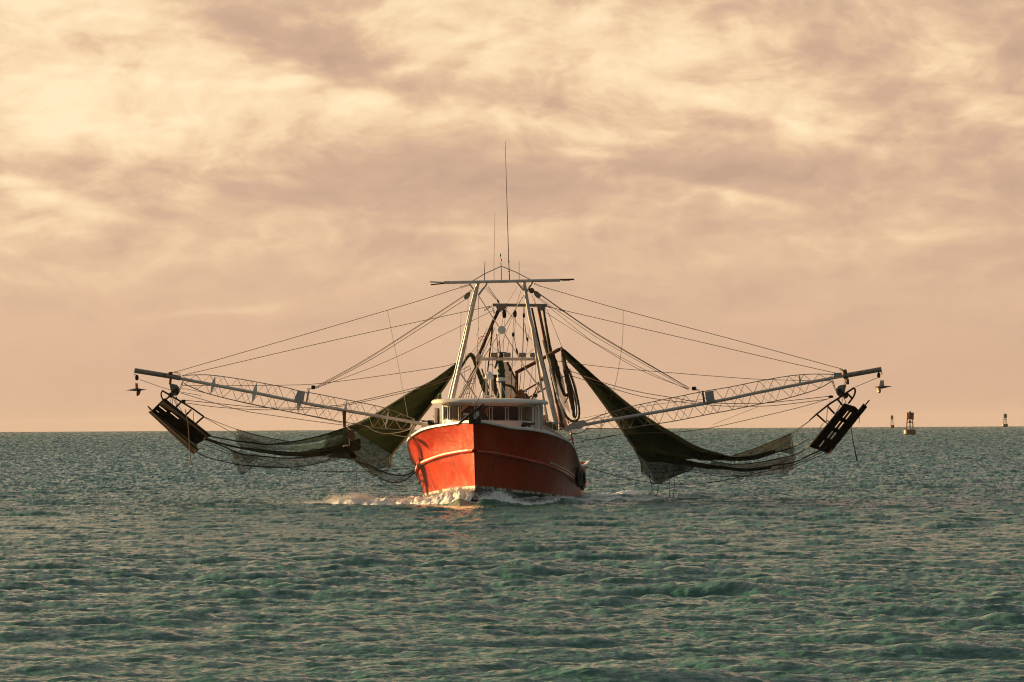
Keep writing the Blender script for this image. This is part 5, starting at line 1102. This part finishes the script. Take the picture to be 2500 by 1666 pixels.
sheet([(1388, 900, 12.5), (1400, 945, 12.5), (1406, 985, 12.5)], [(1392, 900, 12.7), (1408, 950, 12.7), (1414, 1000, 12.6)], NETM, n4, seed=53, nu=12)
nrope(n4, [(1366, 925, 12.5), (1375, 920, 12.5), (1384, 922, 12.5)], .02); nrope(n4, [(1366, 940, 12.5), (1377, 966, 12.5), (1388, 966, 12.5), (1378, 985, 12.5)], .03)
n5 = thing('hanging_net_bag', P(1235, 975, 12.5), 'bundled green and brown net hung up behind the radar on the wheelhouse', 'fishing net', 'net bags hung in the rigging')
strap(n5, [(1224, 862, 12.5), (1222, 880, 12.5), (1224, 905, 12.5), (1226, 940, 12.5), (1230, 975, 12.5)], [.10, .12, .16, .14, .10], mat('green_bundle', (.015, .045, .018), .9, var=.6, scale=9, bump=.8))
MB().torus(P(1225, 861, 12.3), ZZ, .19, .022, 20, 6).build('blue_hoop', BLUE, n5, smooth=True)
strap(n5, [(1212, 868, 12.4), (1213, 885, 12.4), (1208, 900, 12.4)], [.05, .06, .04], mat('blue_bundle', (.01, .03, .06), .8, var=.5))
sheet([(1228, 884, 12.6), (1242, 890, 12.6), (1262, 935, 12.6)], [(1232, 975, 12.6), (1244, 976, 12.6), (1262, 976, 12.6)], NETB, n5, seed=61, belly=.4, nu=16, nv=12)
strap(n5, [(1238, 884, 12.5), (1252, 912, 12.5), (1262, 935, 12.5), (1263, 965, 12.5)], [.05, .04, .03, .03], BAG)
strap(n5, [(1208, 915, 12.6), (1206, 940, 12.6), (1212, 960, 12.6), (1222, 976, 12.6)], [.10, .12, .12, .12], BAG)
strap(n5, [(1232, 940, 12.4), (1250, 945, 12.4), (1262, 962, 12.4), (1276, 976, 12.4)], [.05, .06, .06, .08], BAG2)
n6 = thing('hanging_net_bag', P(1185, 975, 12.5), 'olive net strap looped over the starboard mast leg', 'fishing net', 'net bags hung in the rigging')
strap(n6, [(1120, 905, 12.8), (1133, 885, 12.7), (1141, 872, 12.6), (1149, 866, 12.5), (1157, 875, 12.5), (1162, 892, 12.5), (1170, 915, 12.5), (1182, 945, 12.5), (1192, 972, 12.5)], [.06, .06, .07, .09, .10, .08, .10, .13, .10], BAG2)
strap(n6, [(1176, 900, 12.6), (1184, 925, 12.6), (1194, 950, 12.6)], [.03, .05, .04], MATS['tan_selvage'])
n7 = thing('hanging_net_bag', P(1380, 1050, 12.2), 'orange-brown netting hanging at the foot of the port gallows leg', 'fishing net', 'net bags hung in the rigging')
sheet([(1366, 975, 12.2), (1372, 985, 12.2), (1380, 1000, 12.2)], [(1378, 1048, 12.2), (1384, 1048, 12.2), (1391, 1046, 12.2)], net_mat('net_orange', (.35, .14, .07), .75, .5), n7, seed=71, nu=8, nv=12, belly=.1)

# ------------------------------------------------------------------ channel buoys
def buoy(px, ytop, ybot, D, wfloat, m, label, lean=0.0, cage=True):
    base = PD(px, ybot, D); H = (ybot - ytop) * D / FPX; w = wfloat * D / FPX / 2
    t = thing('channel_buoy', base, label, 'buoy', 'navigation buoys on the horizon'); X = Vector((1, 0, 0)); Yv = Vector((0, 1, 0))
    up = (ZZ + X * lean).normalized(); at = lambda h, x=0, y=0: base + up * (H * h) + X * x + Yv * y
    MB().lathe(at(-.04), up, [(w * .8, -.4), (w, 0), (w, H * .17), (w * .93, H * .19)], 20).build('float', m, t, smooth=True)
    cw = w * .62
    for k in range(4):
        a = math.pi / 4 + k * math.pi / 2; MB().tube([at(.15, cw * 1.25 * math.cos(a), cw * 1.25 * math.sin(a)), at(.60, cw * .95 * math.cos(a), cw * .95 * math.sin(a))], w * .045, 6).build('tower_leg', m, t)
    for h in (.30, .45): MB().torus(at(h), up, cw * 1.08, w * .035, 16, 5).build('tower_ring', m, t)
    MB().lathe(at(.15), up, [(w * .14, 0), (w * .10, H * .3), (w * .32, H * .31), (w * .2, H * .38), (w * .1, H * .42)], 12).build('bell', m, t, smooth=True)
    # day-mark: crossed radar-reflector plates in a drum
    for ang in (0, math.pi / 2): 
        d = X * math.cos(ang) + Yv * math.sin(ang); MB().box(at(.745), d * cw, d.cross(up) * .02, up * (H * .155)).build('reflector_plate', m, t)
    mb = MB()
    for k in range(8):
        a = k * math.pi / 4 + .2; d = X * math.cos(a) + Yv * math.sin(a); mb.box(at(.745) + d * cw * .95, d.cross(up) * cw * .34, d * .02, up * (H * .15))
    mb.build('daymark', m, t)
    MB().tube([at(.9), at(1.0)], w * .05, 6).build('lantern_post', m, t); MB().lathe(at(.90), up, [(w * .18, 0), (w * .2, H * .02), (w * .1, H * .05)], 10).build('lantern', m, t)
    return t
buoy(2221, 1002, 1057.5, 1300, 30, REDP, 'large red lattice channel buoy with a drum on top, nearest of the buoys', .02)
buoy(2178, 1012, 1043, 2300, 11, mat('buoy_red_hazed', (.17, .065, .045), .6, var=.3, scale=.8), 'slim red buoy standing on the horizon left of the large red one', -.02)  # paler than the near red buoy: distance haze put into the colour
buoy(2453.5, 1008, 1040, 2300, 14, GRNP, 'dark green buoy on the horizon at the far right', .02)

# ------------------------------------------------------------------ bow wave, foam and spray
FOAM = bpy.data.materials.new('foam'); FOAM.use_nodes = True
_t = NT(FOAM.node_tree); _o = _t.n('ShaderNodeOutputMaterial'); _b = _t.n('ShaderNodeBsdfPrincipled')
_g = _t.n('ShaderNodeNewGeometry').outputs['Position']; _n = _t.noise(_g, 5.0, 6, .65)
_t.put(_b.inputs['Base Color'], _t.mix(_t.rng(_n, .35, .6), (.62, .64, .62), (.90, .89, .87))); _b.inputs['Roughness'].default_value = .7
_b.inputs['Subsurface Weight'].default_value = .25; _b.inputs['Subsurface Radius'].default_value = (.1, .1, .1)
_bn = _t.n('ShaderNodeBump'); _bn.inputs['Strength'].default_value = .8; _bn.inputs['Distance'].default_value = .05
_t.put(_bn.inputs['Height'], _t.noise(_g, 12, 6, .7)); _t.put(_b.inputs['Normal'], _bn.outputs[0]); _t.nt.links.new(_b.outputs[0], _o.inputs[0])
from mathutils import noise as MN
def foam_ridge(name, path, seed, label):
    """path: (x, y, height, half width); a broken, lumpy ridge of white water following the sea surface"""
    rg = random.Random(seed); pts = cat_rom([Vector(p[:3]) for p in path], 26); wd = cat_rom([Vector((p[3], 0, 0)) for p in path], 26)
    vs = []; n = len(pts); m = 22
    for i in range(n):
        p = pts[i]; a = pts[max(0, i - 1)]; b = pts[min(n - 1, i + 1)]; tg = Vector((b.x - a.x, b.y - a.y, 0)).normalized(); nm = Vector((-tg.y, tg.x, 0)); w = max(.05, wd[i].x)
        for j in range(m + 1):
            f = j / m * 2 - 1; x, y = p.x + nm.x * w * f, p.y + nm.y * w * f
            nz = MN.fractal(Vector((x * 2.2, y * 2.2, seed)), .8, 2.1, 5) ; n2 = MN.fractal(Vector((x * 9, y * 9, seed + 5)), .9, 2.0, 4)
            prof = max(0, 1 - abs(f) ** 1.6); h = p.z * prof * (.72 + .55 * nz) + .055 * n2 * prof ** .5 - .05 * (1 - prof) - .03 - .14 * (nz < -.25) * (1 - prof)
            vs.append(Vector((x, y, sea_at(x, y) * .9 + h)))
    fs = [(i * (m + 1) + j, i * (m + 1) + j + 1, (i + 1) * (m + 1) + j + 1, (i + 1) * (m + 1) + j) for i in range(n - 1) for j in range(m)]
    o = MB().add(vs, fs).build(name, FOAM, smooth='all'); tag(o, label, None, None, 'stuff'); return pts, wd
def bw(u, t): q = B(u, t, 0); return q.x, q.y
star = [(*bw(-.45, -.05), .30, .30), (*bw(-.1, -.5), .60, .42), (*bw(.3, -1.05), .50, .5), (*bw(.7, -1.7), .34, .5), (*bw(1.2, -2.4), .32, .5), (*bw(1.8, -3.2), .25, .5), (*bw(2.4, -4.3), .26, .5), (*bw(3.0, -5.4), .30, .5), (*bw(3.6, -6.4), .20, .45), (*bw(4.2, -7.4), .10, .3)]
prt = [(*bw(-.45, .05), .22, .30), (*bw(-.1, .5), .34, .40), (*bw(.3, 1.1), .26, .45), (*bw(.8, 1.8), .13, .42), (*bw(1.6, 2.5), .09, .40), (*bw(2.8, 3.2), .09, .40), (*bw(4.3, 3.9), .09, .40), (*bw(6, 4.6), .09, .45), (*bw(8, 5.6), .14, .55), (*bw(10.5, 7), .08, .5), (*bw(13, 8.6), .04, .35)]
s1 = foam_ridge('bow_wave_foam', star, 3, 'white bow wave rolling off the starboard bow')
s2 = foam_ridge('bow_wave_foam', prt, 8, 'white bow wave sliding along the shaded port side')
foam_ridge('side_foam', [(*bw(2.2, -1.6), .10, .35), (*bw(4, -2.4), .12, .5), (*bw(6.5, -3.1), .12, .5), (*bw(9, -3.5), .10, .5)], 12, 'foam washing along the starboard waterline')
foam_ridge('side_foam', [(*bw(7, 3.1), .10, .4), (*bw(10, 3.55), .13, .4), (*bw(14, 3.7), .16, .45), (*bw(18, 3.9), .2, .5), (*bw(22, 4.2), .16, .6), (*bw(27, 5.5), .1, .8)], 17, 'foam washing along the port quarter')
def spray(name, label, gens, seed):
    rg = random.Random(seed); vs = []; fs = []
    for cx_, cy_, cz, sx, sy, sz, k, r0 in gens:
        base = sea_at(cx_, cy_)
        for _ in range(k):
            e = rg.expovariate(1.6); q = Vector((cx_ + rg.gauss(0, sx), cy_ + rg.gauss(0, sy), base + cz + min(e, 3.2) * sz)); r = r0 * rg.uniform(.35, 1.2) / (1 + .5 * e)
            o = len(vs); vs += [q + Vector((r, 0, -r * .6)), q + Vector((-r * .6, r * .8, -r * .5)), q + Vector((-r * .6, -r * .8, -r * .4)), q + Vector((0, 0, r))]
            fs += [(o, o + 1, o + 3), (o + 1, o + 2, o + 3), (o + 2, o, o + 3), (o, o + 2, o + 1)]
    me = MB(); me.v = vs; me.f = fs; me.mi = [0] * len(fs); ob = me.build(name, FOAM); tag(ob, label, None, None, 'stuff')
gs = []; rg = random.Random(5)
for pts, wd, kk in ((s1[0], s1[1], 120), (s2[0], s2[1], 70)):
    for i in range(2, len(pts) - 3, 3):
        h = pts[i].z; gs.append((pts[i].x + rg.gauss(0, .1), pts[i].y, h * .55, .16, .22, .05 + h * .22, int(kk * rg.uniform(.3, 1.6)), .018))
spray('spray', 'fine spray thrown up along the bow wave', gs, 6)
X0, Y0 = bw(3.3, -5.3); X1, Y1 = bw(3.9, -6.3)
spray('spray', 'splash of droplets bursting left of the starboard bow', [(X0, Y0, .15, .35, .3, .20, 1200, .030), (X1, Y1, .12, .14, .2, .24, 600, .030), (X0 + .5, Y0, .1, .5, .3, .12, 700, .018), (X1 - .9, Y1 + .4, .05, .4, .3, .08, 500, .018)], 9)
spray('spray', 'low glittering spray beside the port quarter', [(bw(9, 4.8 + .8 * i)[0], bw(9 + i * .6, 5)[1], .03, .35, .4, .05, 260, .016) for i in range(7)], 10)

# ------------------------------------------------------------------ thin evening haze over the sea
hz = bpy.data.materials.new('haze'); hz.use_nodes = True; _t = NT(hz.node_tree); _o = _t.n('ShaderNodeOutputMaterial'); _v = _t.n('ShaderNodeVolumePrincipled')
_v.inputs['Color'].default_value = (.92, .90, .88, 1); _v.inputs['Density'].default_value = .00002; _v.inputs['Anisotropy'].default_value = 0.0
_t.nt.links.new(_v.outputs[0], _o.inputs['Volume'])
_hb = MB(); _hb.box(Vector((0, 4250, 14.0)), Vector((11000, 0, 0)), Vector((0, 4750, 0)), Vector((0, 0, 16.5))); _ho = _hb.build('haze', hz); tag(_ho, 'thin warm haze over the sea', None, None, 'stuff')
